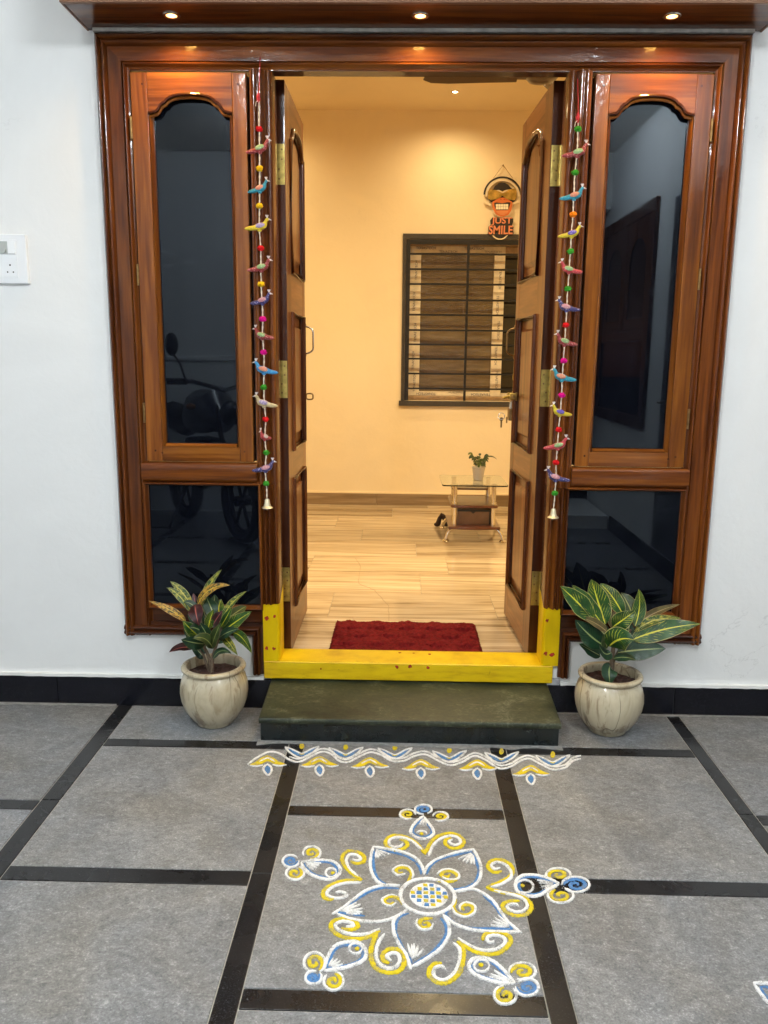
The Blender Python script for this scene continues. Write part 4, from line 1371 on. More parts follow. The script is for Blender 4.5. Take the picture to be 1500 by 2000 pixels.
PY = -.132
L_ = [
    ((640, 590), (745, 350), (882, 172), PY, -.10, 92, 'y', .01),
    ((625, 560), (760, 385), (968, 340), PY - .01, -.16, 110, 'o', -.01, .30),
    ((570, 575), (460, 410), (335, 298), PY, -.09, 105, 'y', .01),
    ((560, 620), (430, 450), (297, 365), PY - .01, -.13, 88, 'y', .0),
    ((500, 715), (330, 600), (108, 505), PY - .02, -.17, 92, 'o', .0),
    ((600, 545), (610, 640), (640, 770), PY - .01, -.20, 150, 'm', -.02, .18, (0, -.9, .4)),
    ((800, 660), (760, 560), (715, 455), PY, -.10, 150, 'd', .0),
    ((860, 640), (850, 570), (880, 490), PY + .01, -.08, 130, 'g', .0),
    ((880, 710), (990, 530), (1148, 402), PY, -.10, 84, 'y', .0, .5),
    ((890, 830), (1040, 720), (1200, 615), PY - .01, -.16, 145, 'g', .0, .25),
    ((960, 680), (1060, 610), (1145, 560), PY + .02, -.07, 120, 'v', .0),
    ((660, 900), (560, 810), (470, 715), PY - .01, -.18, 130, 'g', -.01),
    ((700, 960), (580, 945), (452, 912), PY - .02, -.22, 150, 'd', -.01, .2, (0, -.95, .3)),
    ((600, 1000), (450, 1000), (325, 1050), PY - .01, -.20, 95, 'm', .01, .5),
    ((775, 1000), (810, 880), (870, 740), PY - .03, -.21, 120, 'v', -.01, .3),
    ((790, 1010), (700, 905), (575, 905), PY - .03, -.23, 120, 'v', -.01, .35),
    ((880, 870), (960, 950), (1050, 1082), PY - .01, -.20, 110, 'y', -.01, .2, (-.3, -.9, .3)),
    ((1000, 840), (1100, 900), (1198, 1058), PY, -.15, 115, 'g', .0, .2, (-.3, -.9, .3)),
    ((790, 1115), (870, 1035), (985, 1062), PY - .02, -.20, 80, 'd', .0),
    ((780, 780), (830, 690), (890, 610), PY - .02, -.17, 110, 'm', -.01),
    ((640, 850), (700, 760), (690, 660), PY, -.12, 130, 'd', .0),
    ((870, 780), (930, 680), (985, 575), PY - .01, -.14, 92, 'g', .0),
    ((700, 1080), (640, 1040), (470, 800), PY + .02, -.08, 110, 'd', .0),
    ((600, 520), (590, 470), (580, 425), PY, -.12, 50, 'm', .0),
    ((740, 900), (700, 820), (640, 730), PY - .02, -.19, 110, 'd', -.01),
    ((830, 950), (900, 860), (900, 720), PY, -.10, 110, 'd', .0),
    ((690, 820), (600, 700), (520, 640), PY + .01, -.09, 120, 'd', .0),
    ((800, 780), (900, 690), (1010, 640), PY + .02, -.075, 120, 'd', .0),
    ((720, 700), (690, 610), (650, 500), PY + .02, -.08, 110, 'd', .0),
    ((760, 620), (800, 520), (800, 440), PY + .02, -.075, 110, 'd', .0),
    ((850, 900), (940, 840), (1060, 800), PY - .02, -.20, 120, 'd', -.01),
    ((700, 860), (620, 800), (540, 790), PY - .03, -.22, 130, 'd', -.01),
    ((740, 800), (760, 700), (800, 590), PY - .02, -.16, 110, 'g', .0),
    ((650, 640), (560, 540), (470, 520), PY - .01, -.14, 80, 'd', .0),
]
plant('left potted croton with narrow yellow, orange and maroon spotted leaves in a streaked cream pot', 270, 1080, .18505, (-.634, PY), L_,
      [([(765, 1270, PY), (755, 1120, PY), (700, 1000, PY), (640, 560, PY)], [.0075, .0065, .006, .003]),
       ([(775, 1270, PY - .01), (790, 1080, PY - .01), (860, 860, PY), (880, 700, PY)], [.006, .0055, .005, .003]),
       ([(745, 1250, PY + .01), (690, 1080, PY), (640, 1000, PY)], [.005, .0045, .003])],
      .116, .212, .106)
R_ = [
    ((525, 510), (455, 290), (398, 100), PY, -.11, 215, 'g', .01, .16, (0, -.9, .45)),
    ((500, 510), (345, 310), (222, 155), PY - .01, -.14, 150, 'g', .0, .35, (.35, -.8, .4)),
    ((420, 470), (270, 310), (112, 162), PY - .02, -.17, 190, 'g', .0, .22, (.25, -.9, .4)),
    ((690, 430), (590, 260), (480, 140), PY + .02, -.075, 150, 'g', .0),
    ((770, 420), (730, 320), (670, 220), PY + .03, -.065, 160, 'v', .0),
    ((798, 530), (838, 360), (832, 188), PY, -.11, 120, 'g', .01, .2, (-.2, -.95, .2)),
    ((840, 495), (1000, 400), (1215, 328), PY + .02, -.08, 74, 'b', .0, .6),
    ((800, 580), (980, 475), (1225, 458), PY, -.12, 96, 'y', .0, .4),
    ((770, 655), (1060, 560), (1396, 508), PY - .01, -.16, 185, 'g', .005, .2, (0, -.85, .55)),
    ((595, 535), (690, 470), (795, 392), PY - .02, -.17, 160, 'g', -.01, .25, (0, -.9, .45)),
    ((560, 715), (660, 650), (790, 655), PY - .04, -.235, 235, 'g', -.01, .1, (0, -.95, .3)),
    ((510, 705), (380, 610), (250, 470), PY - .01, -.17, 200, 'd', .0, .2, (.1, -.9, .4)),
    ((545, 585), (430, 500), (296, 448), PY - .02, -.17, 84, 'b', .0, .4),
    ((640, 770), (860, 745), (1082, 735), PY - .01, -.17, 190, 'd', .0, .2, (0, -.9, .5)),
    ((480, 800), (390, 750), (288, 690), PY, -.15, 120, 'd', .0),
    ((600, 825), (710, 815), (808, 840), PY - .02, -.20, 84, 'd', .0),
    ((570, 890), (560, 960), (572, 1070), PY - .02, -.195, 150, 'd', -.01, .3, (0, -1, .1)),
    ((545, 730), (525, 660), (520, 600), PY - .03, -.19, 110, 'v', .0),
    ((610, 560), (600, 470), (600, 390), PY + .01, -.10, 100, 'b', .0),
    ((580, 770), (520, 780), (470, 700), PY - .03, -.20, 120, 'd', .0),
    ((720, 640), (740, 560), (750, 480), PY, -.12, 100, 'd', .0),
    ((720, 600), (680, 520), (640, 330), PY + .02, -.08, 130, 'd', .0),
    ((560, 640), (480, 560), (380, 420), PY + .01, -.09, 140, 'd', .0),
    ((640, 640), (720, 620), (830, 540), PY, -.10, 130, 'd', .0),
]
plant('right potted croton with broad green leaves veined in yellow in a streaked cream pot', 1070, 1110, .21333, (.712, PY - .003), R_,
      [([(575, 1060, PY), (585, 900, PY), (590, 800, PY), (620, 560, PY)], [.010, .0095, .008, .004]),
       ([(600, 850, PY), (680, 700, PY), (760, 560, PY)], [.006, .005, .004])],
      .115, .208, .104)

# ------------------------------------------------------------------ switchboard on the wall
sb = thing('switch_board', 'white modular switch plate with a three pin socket at the left edge', 'switchboard', (-1.31, -.006, 1.545))
obj('plate', MB().box(-1.452, -1.231, -.0155, .001, 1.468, 1.624), M['white_plastic'], sb, bev=.004, seg=3)
obj('module_grid', MB().box(-1.436, -1.262, -.0172, -.0150, 1.486, 1.606), M['white_plastic'], sb, bev=.0008)
for x0, x1, z0, z1 in [(-1.2655, -1.290, 1.560, 1.6005), (-1.392, -1.3665, 1.560, 1.6005), (-1.420, -1.3955, 1.560, 1.6005), (-1.322, -1.346, 1.496, 1.536)]:
    s_ = MB()
    s_.prism([(-.0165, z0), (-.0165, z1), (-.0185, z1), (-.0225, z0 + .002)], 'yz', x0, x1)
    obj('switch', s_, M['white_plastic'], sb, bev=.0008)
obj('regulator_knob', MB().disc((-1.303, -.024, 1.572), .007, 'y', .007, 18).box(-1.317, -1.292, -.0182, -.0168, 1.560, 1.6005), plain('grey_plastic', (.42, .45, .44), .4), sb)
so = obj('socket', MB().box(-1.310, -1.264, -.0182, -.0166, 1.491, 1.538), M['white_plastic'], sb, bev=.0006)
for px, py, r in ((-1.287, 1.5265, .0028), (-1.2965, 1.5045, .0024), (-1.2775, 1.5045, .0024)):
    obj('pin_hole', MB().disc((px, -.0187, py), r, 'y', .0012, 14), M['dark_hole'], so)
# ------------------------------------------------------------------ grilled window in the back wall
win = thing('grilled_window', 'black barred window with taped brown frames in the cream back wall', 'window', (.65, YB, WZ0))
stone = mat_granite('dark_stone_surround', (.035, .030, .024), .12, .4)
obj('stone_lintel', MB().box(-.012, 1.32, YB - .012, YB + .0, 2.066, 2.100), stone, win)
obj('stone_sill', MB().box(-.026, 1.33, YB - .022, YB + .0, .892, .9285), stone, win)
obj('stone_jamb', MB().box(-.012, .010, YB - .011, YB + .0, .929, 2.0655), stone, win)
GY = YB - .004
gf = MB().box(.012, 1.29, GY - .006, GY + .014, 2.030, 2.062).box(.012, .042, GY - .006, GY + .014, .932, 2.030).box(1.26, 1.29, GY - .006, GY + .014, .932, 2.03)
gf.v = [(x, y, z) for x, y, z in gf.v]
obj('grille_frame', gf, M['black_iron'], win)
for k, py in enumerate((496, 526, 555, 586, 615, 645, 673, 701, 730, 759)):
    z = P(850, py, 1, GY).z
    obj('grille_bar', MB().box(.042, 1.26, GY - .004, GY + .008, z - .0065, z + .0065), M['black_iron'], win)
obj('grille_bar', MB().box(.444, .462, GY - .0065, GY + .0065, .932, 2.030), M['black_iron'], win)
# sliding sash behind the bars, its frame still under printed protective tape
SY = YB + .10
tape = plain('printed_protective_tape', (.72, .62, .46), .45, var=.14, vs=25)
tape2 = plain('wood_look_window_frame', (.42, .29, .16), .45, var=.3, vs=30)
zt, zb_ = 2.062, .93
obj('window_frame', MB().box(WX0, WX1, SY - .03, SY + .05, 2.030, 2.0615).box(WX0, WX1, SY - .03, SY + .05, .9305, .962).box(WX0, .040, SY - .03, SY + .05, .962, 2.03), tape2, win, bev=.003)
a = P(821, 600, 1, SY).x; b1 = P(962, 600, 1, SY).x; b2 = P(983, 600, 1, SY).x
zt1 = P(850, 494, 1, SY).z; zb1 = P(850, 764, 1, SY).z
sash = obj('sliding_sash', MB().box(.041, a, SY - .02, SY + .012, .963, 2.029), tape, win, bev=.003)
obj('sash_stile', MB().box(b1, b2, SY - .02, SY + .012, .963, 2.029), tape, sash, bev=.003)
obj('sash_rail', MB().box(a + .0005, b1 - .0005, SY - .019, SY + .012, zt1, 2.029), tape, sash, bev=.002)
obj('sash_rail', MB().box(a + .0005, b1 - .0005, SY - .019, SY + .012, .963, zb1), tape, sash, bev=.002)
obj('sash_rail', MB().box(b2 + .001, WX1 - .02, SY + .016, SY + .04, zt1 - .005, 2.029), tape2, sash, bev=.002)
obj('sash_rail', MB().box(b2 + .001, WX1 - .02, SY + .016, SY + .04, .963, zb1 - .01), tape, sash, bev=.002)


def mat_pattern_glass():
    m, t, p = newmat('rippled_brown_glass')
    v = coords(t, rnd=0)
    a = noise(t, coords(t, (.6, 1, 5), 0), 5, 4)
    c = ramp(t, a, [(.3, (.10, .066, .030)), (.7, (.20, .145, .075))])
    t.links.new(c, p.inputs['Base Color'])
    p.inputs['Roughness'].default_value = .12
    vo = nd(t, 'ShaderNodeTexVoronoi'); vo.inputs['Scale'].default_value = 95
    t.links.new(v, vo.inputs['Vector'])
    bump(t, p, vo.outputs['Distance'], .45, .004)
    return m


obj('pane', MB().box(a + .0005, b1 - .0005, SY - .004, SY + .002, zb1, zt1), mat_pattern_glass(), sash)
obj('pane', MB().box(b2 + .001, WX1 - .02, SY + .026, SY + .03, zb1 - .01, zt1 - .005), plain('dark_window_glass', (.012, .009, .006), .06), sash)
obj('reveal_back', MB().box(WX0 - .1, WX1 + .1, YB + .2301, YB + .24, .8, 2.2), plain('night_outside', (.01, .01, .012), .9), win)
ink = plain('dark_tape_print', (.05, .03, .05), .6)
WORD = 'TENASTECH'
tv, tf = text_mb(WORD, .026, .0004)


def tape_word(x, z, rot=0.0, sc=1.0, y=None, yaxis=None):
    ca, sa = math.cos(rot), math.sin(rot)
    yy = (SY - .0205) if y is None else y
    vs = [(x + sc * (p[0] * ca - p[1] * sa), yy - p[2], z + sc * (p[0] * sa + p[1] * ca)) for p in tv]
    return obj('tape_lettering', MB().add(vs, tf), ink, sash, smooth=0)


zr = (zt1 + 2.029) / 2
zl = (.963 + zb1) / 2
tape_word(.155, zr + .008); tape_word(.315, zr - .017, sc=.9); tape_word(.50, zr + .008); tape_word(.635, zr - .016, sc=.85)
tape_word(.175, zl - .002, PI); tape_word(.40, zl + .012, PI, .8); tape_word(.58, zl - .004, PI)
xm = (.041 + a) / 2; xs_ = (b1 + b2) / 2
for i, z in enumerate((1.86, 1.64, 1.42, 1.22, 1.06)): tape_word(xm + .006 * (-1) ** i, z, PI / 2, .95)
for i, z in enumerate((1.80, 1.62, 1.44, 1.26, 1.08)): tape_word(xs_ + .006 * (-1) ** i, z, -PI / 2, .95)

# ------------------------------------------------------------------ hanging cut-out sign: ape face with headphones
SGY = YB - .012
sg = thing('wall_sign', 'cut-out wall sign of a grinning ape in headphones and gold shades reading JUST SMILE', 'wall sign', (.68, YB, 2.3))
K = .085
Q = lambda x, y, d=0.0: P(930 + K * x, 310 + K * y, 1, SGY - d)


def flat(pts, d0, d1):
    q = [Q(x, y) for x, y in pts]
    return MB().prism([(p.x, p.z) for p in q], 'xz', SGY - d0, SGY - d1)


def ell(cx, cy, rx, ry, a0=0, a1=360, n=28):
    return [(cx + rx * math.cos(math.radians(a0 + (a1 - a0) * i / n)), cy + ry * math.sin(math.radians(a0 + (a1 - a0) * i / n))) for i in range(n + (0 if a1 - a0 >= 360 else 1))]


sgm = {k: plain('sign_' + k, c, .45) for k, c in dict(black=(.018, .012, .010), cream=(.72, .60, .42), orange=(.62, .16, .035), darkor=(.40, .085, .02), teeth=(.85, .78, .62), letter=(.72, .25, .12), skin=(.66, .24, .09)).items()}
gold = plain('sign_gold_foil', (.62, .45, .13), .28, .9, var=.5, vs=30)
nail = Q(620, 150)
obj('nail', MB().tube([(nail.x, YB, nail.z), (nail.x, SGY - .008, nail.z)], .004, 8), M['brass_dark'], sg)
for x, y in ((395, 450), (850, 470)):
    e = Q(x, y)
    obj('string', MB().tube([(nail.x, SGY - .004, nail.z), (e.x, SGY - .003, e.z)], .0016, 5), plain('jute_string', (.34, .20, .07), .9), sg)
def band(cx, cy, ro, ri, a0, a1, n=30, ky=1.0):
    o = ell(cx, cy, ro, ro * ky, a0, a1, n); i_ = ell(cx, cy, ri, ri * ky, a0, a1, n)
    return o + i_[::-1]
obj('headband', flat(band(605, 850, 440, 400, 183, 357, ky=1.0), .001, .007), sgm['black'], sg)
obj('headband_lining', flat(band(605, 870, 396, 352, 180, 360), .001, .006), sgm['cream'], sg)
obj('ear_cushion', flat([(170, 960), (260, 1000), (350, 1040), (330, 1090), (250, 1060), (170, 1020)], .001, .006), sgm['cream'], sg)
obj('ear_cushion', flat([(1030, 940), (1010, 1000), (850, 1060), (830, 1030), (900, 985), (990, 930)], .001, .006), sgm['cream'], sg)
hair = [(360, 740)] + [(360 + 480 * i / 16, 740 - 190 * math.sin(PI * i / 16) ** .8 + random.uniform(-8, 8)) for i in range(17)] + [(840, 760)]
obj('hair', flat(hair, .001, .008), sgm['black'], sg)
obj('head', flat(ell(600, 880, 330, 190), .0, .004), sgm['black'], sg)
obj('shades', flat([(270, 750), (320, 715), (560, 735), (600, 760), (640, 735), (880, 690), (925, 740), (925, 900), (880, 960), (720, 940), (640, 890), (600, 850), (560, 890), (470, 930), (330, 960), (270, 920)], .004, .012), gold, sg)
obj('shade_bridge', flat([(450, 730), (520, 725), (600, 770), (690, 725), (740, 730), (610, 800)], .0121, .015), sgm['cream'], sg)
face = [(370, 1000), (430, 960), (540, 900), (640, 900), (760, 960), (830, 1000), (830, 1070), (800, 1200), (740, 1290), (640, 1335), (560, 1335), (460, 1290), (400, 1190), (365, 1070)]
obj('muzzle', flat(face, .002, .009), sgm['orange'], sg)
obj('muzzle_rim', flat(band(600, 1095, 255, 232, 20, 160), .001, .0065), sgm['cream'], sg)
mo_ = obj('mouth', flat([(410, 1020), (470, 1010), (600, 1030), (720, 1005), (785, 1010), (760, 1100), (730, 1185), (460, 1185), (420, 1100)], .0091, .0105), sgm['black'], sg)
for r_, (y0, y1) in enumerate(((1050, 1108), (1114, 1172))):
    for i in range(5):
        x0 = 448 + 58 * i
        obj('tooth', flat([(x0, y0), (x0 + 52, y0), (x0 + 52, y1), (x0, y1)], .0106, .0122), sgm['teeth'], mo_)
obj('lower_lip', flat([(450, 1195), (740, 1195), (720, 1250), (640, 1300), (560, 1300), (475, 1250)], .0091, .0115), sgm['skin'], sg)
obj('nostrils', flat(ell(560, 940, 22, 12), .0091, .011).add(*[(v, f_) for v, f_ in [(flat(ell(640, 938, 22, 12), .0091, .011).v, flat(ell(640, 938, 22, 12), .0091, .011).f)]][0]), sgm['darkor'], sg)
plq = [(320, 1420), (370, 1355), (450, 1360), (560, 1375), (700, 1370), (850, 1375), (850, 1450), (820, 1540), (860, 1570), (850, 1650), (860, 1720), (820, 1760), (730, 1750), (690, 1770), (480, 1760), (330, 1765), (260, 1730), (280, 1660), (280, 1570), (330, 1520)]
obj('plaque', flat(plq, .001, .008), sgm['black'], sg)
for word, cy, hgt, wid in (('JUST', 1445, 190, 480), ('SMILE', 1640, 200, 560)):
    v_, f_ = text_mb(word, 1.0, .0, .05, .022)
    x0 = min(p[0] for p in v_); x1 = max(p[0] for p in v_); z0 = min(p[1] for p in v_); z1 = max(p[1] for p in v_)
    vs = []
    for p in v_:
        q = Q(585 - (25 if word == 'SMILE' else 0) + ((p[0] - x0) / (x1 - x0) - .5) * wid, cy - ((p[1] - z0) / (z1 - z0) - .5) * hgt)
        vs.append((q.x, SGY - .0095, q.z))
    obj('lettering', MB().add(vs, f_), sgm['letter'], sg, smooth=0)
obj('smile_arc', flat(band(545, 1660, 205, 178, 25, 155, ky=1.0), .001, .007), sgm['cream'], sg)
obj('smile_disc', flat([p for p in ell(545, 1655, 176, 176, 20, 160)], .001, .006), sgm['black'], sg)

# ------------------------------------------------------------------ glass-topped side table
tb = thing('side_table', 'small side table with a clear glass top, brown shelves and chrome legs', 'table', (.44, 2.25, ZF))
TZ = .497


def rrect(x0, x1, y0, y1, r, n=5):
    pts = []
    for cx, cy, a0 in ((x1 - r, y1 - r, 0), (x0 + r, y1 - r, 90), (x0 + r, y0 + r, 180), (x1 - r, y0 + r, 270)):
        for i in range(n + 1):
            a = math.radians(a0 + 90 * i / n)
            pts.append((cx + r * math.cos(a), cy + r * math.sin(a)))
    return pts


def mat_clear():
    m, t, p = newmat('clear_table_glass')
    p.inputs['Base Color'].default_value = (.86, .95, .90, 1)
    p.inputs['Transmission Weight'].default_value = 1.0
    p.inputs['Roughness'].default_value = .02
    p.inputs['IOR'].default_value = 1.45
    v = coords(t); bump(t, p, noise(t, v, 8), .01, .001)
    return m


obj('glass_top', MB().prism(rrect(.244, .640, 2.045, 2.470, .03), 'xy', TZ - .008, TZ), mat_clear(), tb, bev=.001)
TLEG = ((.325, 2.115), (.560, 2.115), (.335, 2.395), (.555, 2.395))
for x, y in TLEG:
    lg = obj('leg', MB().tube([(x, y, .232), (x, y, TZ - .0085)], .0145, 14), M['chrome'], tb)
    obj('cap', MB().lathe([(.018, 0), (.018, .005), (.014, .007)], (x, y, TZ - .0155), 16), M['chrome'], lg)
    obj('collar', MB().lathe([(.0195, 0), (.0195, .012), (.0155, .013)], (x, y, .371), 16), M['chrome'], lg)
brown = plain('brown_laminate', (.13, .040, .018), .28, coat=.4, var=.25, vs=20)
brown2 = plain('brown_drawer_front', (.21, .115, .060), .35, coat=.3, var=.2, vs=15)
obj('shelf', MB().prism(rrect(.300, .585, 2.075, 2.435, .02), 'xy', .354, .369), brown, tb, bev=.003)
obj('shelf', MB().prism(rrect(.318, .548, 2.30, 2.435, .02), 'xy', .428, .438), brown, tb, bev=.002)
sx = [(.288 + .314 * i / 12, 2.070 - .022 * math.sin(PI * i / 12)) for i in range(13)]
obj('shelf', MB().prism(sx + [(.602, 2.44), (.288, 2.44)], 'xy', .224, .240), brown, tb, bev=.003)
dr = obj('drawer', MB().box(.345, .540, 2.135, 2.400, .2405, .338), brown2, tb, bev=.002)
obj('drawer_trim', MB().box(.343, .542, 2.130, 2.134, .322, .334), M['black_plastic'], dr)
obj('drawer_pull', MB().prism([(.425, .322), (.455, .322), (.440, .309)], 'xz', 2.128, 2.1345), M['black_plastic'], dr)
obj('side_panel', MB().box(.5405, .556, 2.14, 2.40, .2405, .3535), M['black_plastic'], tb)
for sx_, sy_ in ((-1, -1), (1, -1), (-1, 1), (1, 1)):
    cx = .445 + sx_ * .140; cy = 2.255 + sy_ * .165
    pts = [(cx - sx_ * .01, cy, .222), (cx + sx_ * .008, cy + sy_ * .008, .214), (cx + sx_ * .022, cy + sy_ * .015, .195), (cx + sx_ * .030, cy + sy_ * .022, .172), (cx + sx_ * .032, cy + sy_ * .024, .157)]
    ft = obj('foot', MB().tube(pts, [.012, .0115, .0105, .009, .010], 12), M['chrome'], tb)
    obj('glide', MB().lathe([(.020, 0), (.021, .004), (.017, .011), (.009, .015)], (pts[-1][0], pts[-1][1], ZF + .0003), 18), M['chrome'], ft)
rm = thing('toy_animal', 'small dark furry toy on the floor behind the side table', 'toy', (.285, 2.50, ZF))
tb2 = MB().tube([(.30, 2.50, .175), (.285, 2.505, .21), (.27, 2.51, .225), (.255, 2.505, .20), (.245, 2.50, .165)], [.012, .018, .016, .015, .018], 10).ball((.240, 2.50, .163), .022, .018, .014, 10, 7).ball((.30, 2.50, .163), .016, .016, .014, 10, 7)
obj('body', tb2, plain('dark_brown_plush', (.03, .014, .008), .9, var=.4, vs=150, bmp=.6), rm)

# little plant on the table
tp_ = thing('table_plant', 'little green plant in a white ribbed pot on the glass table', 'potted plant', (.478, 2.27, TZ))
cx, cy = .478, 2.27
prof = [(0, .0006), (.028, .0006), (.030, .003)] + [(.030 + .0085 * i / 9 + (.0012 if i % 2 else 0), .006 + .068 * i / 9) for i in range(10)] + [(.041, .076), (.042, .082), (.038, .083), (.036, .076), (0, .074)]
obj('pot', MB().lathe(prof, (cx, cy, TZ), 24), plain('white_glazed_pot', (.74, .68, .58), .35, coat=.3), tp_, smooth=30)
lm = LM['v']
for i in range(6):
    a = i * 1.05 + .3
    ln = random.uniform(.055, .085)
    tx = cx + math.cos(a) * .042; ty = cy + math.sin(a) * .03; tz = TZ + .08 + ln
    obj('stem', MB().tube([(cx, cy, TZ + .075), (cx + (tx - cx) * .35, cy + (ty - cy) * .35, TZ + .08 + ln * .55), (tx, ty, tz)], [.004, .003, .0018], 6), plain('green_stem', (.10, .16, .03), .6), tp_)
    for j in range(4):
        b = a + random.uniform(-1.3, 1.3)
        bz = tz - j * .018
        sx2 = cx + (tx - cx) * (1 - j * .2); sy2 = cy + (ty - cy) * (1 - j * .2)
        tip = (sx2 + math.cos(b) * .032, sy2 + math.sin(b) * .025 - .008, bz + random.uniform(-.012, .014))
        leaf(tp_, (sx2, sy2, bz), ((sx2 + tip[0]) / 2, (sy2 + tip[1]) / 2, (bz + tip[2]) / 2 + .009), tip, .019, random.choice('vvdgy'))
leaf(tp_, (cx + .03, cy, TZ + .135), (cx + .075, cy, TZ + .148), (cx + .112, cy, TZ + .128), .010, 'v')

# ------------------------------------------------------------------ ceiling fan and room downlights
fan = thing('ceiling_fan', 'brown ceiling fan just showing under the door lintel', 'fan', (.665, 1.62, 2.60))
fb = plain('brown_fan_enamel', (.085, .050, .028), .32, coat=.3)
obj('motor', MB().lathe([(0, -.042), (.03, -.041), (.065, -.030), (.088, -.006), (.092, .018), (.080, .040), (.03, .052), (.014, .055)], (.665, 1.62, 2.622), 32), fb, fan)
obj('down_rod', MB().tube([(.665, 1.62, 2.68), (.665, 1.62, 2.905)], .011, 12), fb, fan)
obj('ceiling_cup', MB().lathe([(.02, -.05), (.05, -.03), (.055, 0)], (.665, 1.62, 2.911), 20), fb, fan)
for k in range(3):
    a = PI + .01 + k * 2 * PI / 3
    ca, sa = math.cos(a), math.sin(a)
    R = lambda u, v, z: (.665 + ca * u - sa * v, 1.62 + sa * u + ca * v, z)
    pr_ = [(.12, -.035), (.46, -.055), (.545, -.05), (.585, -.02), (.575, .03), (.46, .045), (.12, .035)]
    z = 2.603
    top = [R(u, v, z + .003 + v * .16) for u, v in pr_]; bot = [R(u, v, z - .001 + v * .16) for u, v in pr_]
    n = len(pr_)
    bl_ = obj('blade', MB().add(bot + top, [tuple(range(n))[::-1], tuple(range(n, 2 * n))] + [(i, (i + 1) % n, n + (i + 1) % n, n + i) for i in range(n)]), fb, fan)
    obj('blade_iron', MB().add([R(.06, -.018, z), R(.16, -.018, z), R(.16, .018, z), R(.06, .018, z), R(.06, -.018, z + .006), R(.16, -.018, z + .006), R(.16, .018, z + .006), R(.06, .018, z + .006)], [(0, 3, 2, 1), (4, 5, 6, 7), (0, 1, 5, 4), (1, 2, 6, 5), (2, 3, 7, 6), (3, 0, 4, 7)]), fb, bl_)
k = 0
for y in (2.864, 1.55, .55):
    for x in (-1.05, .309, 1.65):
        vis = (x, y) == (.309, 2.864)  # lamps other than this one are unseen, added to light the room
        lab = 'lit recessed downlight in the room ceiling close to the back wall, seen through the doorway' if vis else 'recessed downlight in the room ceiling, %s, %s' % ({-1.05: 'left row', .309: 'middle row', 1.65: 'right row'}[x], {2.864: 'nearest the back wall', 1.55: 'half way into the room', .55: 'nearest the door'}[y])
        spot(x, y, 2.912, lab, 'downlight', 'downlights in the room ceiling', ROOM_POWER * {2.864: .34, 1.55: 1.3, .55: .25}[y], (1.0, .77, .41), M['room_lens'], math.radians(160), 1.0, .03, 'room_downlight')
# ------------------------------------------------------------------ rangoli drawn in powder on the floor
def crs(pts, closed=False, step=.0035):
    """smooth curve through points, resampled evenly"""
    n = len(pts)
    out = []
    rng = n if closed else n - 1
    for i in range(rng):
        p0 = pts[(i - 1) % n] if (closed or i > 0) else pts[i]
        p1 = pts[i]; p2 = pts[(i + 1) % n]
        p3 = pts[(i + 2) % n] if (closed or i + 2 < n) else p2
        for k in range(10):
            u = k / 10
            out.append(tuple(.5 * (2 * p1[j] + (p2[j] - p0[j]) * u + (2 * p0[j] - 5 * p1[j] + 4 * p2[j] - p3[j]) * u * u + (3 * p1[j] - p0[j] - 3 * p2[j] + p3[j]) * u ** 3) for j in (0, 1)))
    out.append(tuple(pts[0] if closed else pts[-1]))
    res = [out[0]]; acc = 0
    for a, b in zip(out[:-1], out[1:]):
        d = math.hypot(b[0] - a[0], b[1] - a[1])
        while d > 1e-9 and acc + d >= step:
            u = (step - acc) / d
            a = (a[0] + (b[0] - a[0]) * u, a[1] + (b[1] - a[1]) * u)
            res.append(a); d = math.hypot(b[0] - a[0], b[1] - a[1]); acc = 0
        acc += d
    res.append(out[-1])
    return res


LEV = {'b': .0020, 'y': .0028, 'w': .0036}
MATK = {'b': 'powder_blue', 'y': 'powder_yellow', 'w': 'powder_white'}


GRAIN = {'w': [], 'y': [], 'b': []}


def stroke(mb, pts, w, kind, closed=False, taper=True):
    c = crs(pts, closed)
    n = len(c)
    for p in c:
        for _ in range(2):
            a = random.uniform(0, 2 * PI); d = w * random.uniform(.42, .72) + random.expovariate(1 / .0016)
            GRAIN[kind].append((p[0] + d * math.cos(a), p[1] + d * math.sin(a)))
    vs = []
    z1 = LEV[kind]
    for i, p in enumerate(c):
        a = c[max(0, i - 1)]; b = c[min(n - 1, i + 1)]
        d = math.hypot(b[0] - a[0], b[1] - a[1]) or 1
        nx_, ny_ = -(b[1] - a[1]) / d, (b[0] - a[0]) / d
        e = min(1, .35 + .65 * min(i, n - 1 - i) / 4) if (taper and not closed) else 1
        wl = w * e * random.uniform(.40, .60); wr = w * e * random.uniform(.40, .60)
        vs += [(p[0] + nx_ * wl, p[1] + ny_ * wl, .0008), (p[0] + nx_ * wl * .75, p[1] + ny_ * wl * .75, z1 + random.uniform(-.0003, .0003)), (p[0] - nx_ * wr * .75, p[1] - ny_ * wr * .75, z1 + random.uniform(-.0003, .0003)), (p[0] - nx_ * wr, p[1] - ny_ * wr, .0008)]
    fs = []
    for i in range(n - 1):
        for k in range(3):
            fs.append((4 * i + k, 4 * i + k + 1, 4 * i + k + 5, 4 * i + k + 4))
    fs += [(0, 3, 2, 1), (4 * n - 4, 4 * n - 3, 4 * n - 2, 4 * n - 1)]
    return mb.add(vs, fs)


def blob(mb, pts, kind, dz=0.0):
    c = crs(pts, True, .004)[:-1]
    c = [(p[0] + random.uniform(-.0006, .0006), p[1] + random.uniform(-.0006, .0006)) for p in c]
    return mb.prism(c, 'xy', .0006, LEV[kind] - .0008 + dz)


def fl(x, y):
    p = P(x, y, 2, 0.0)
    return (p.x, p.y)


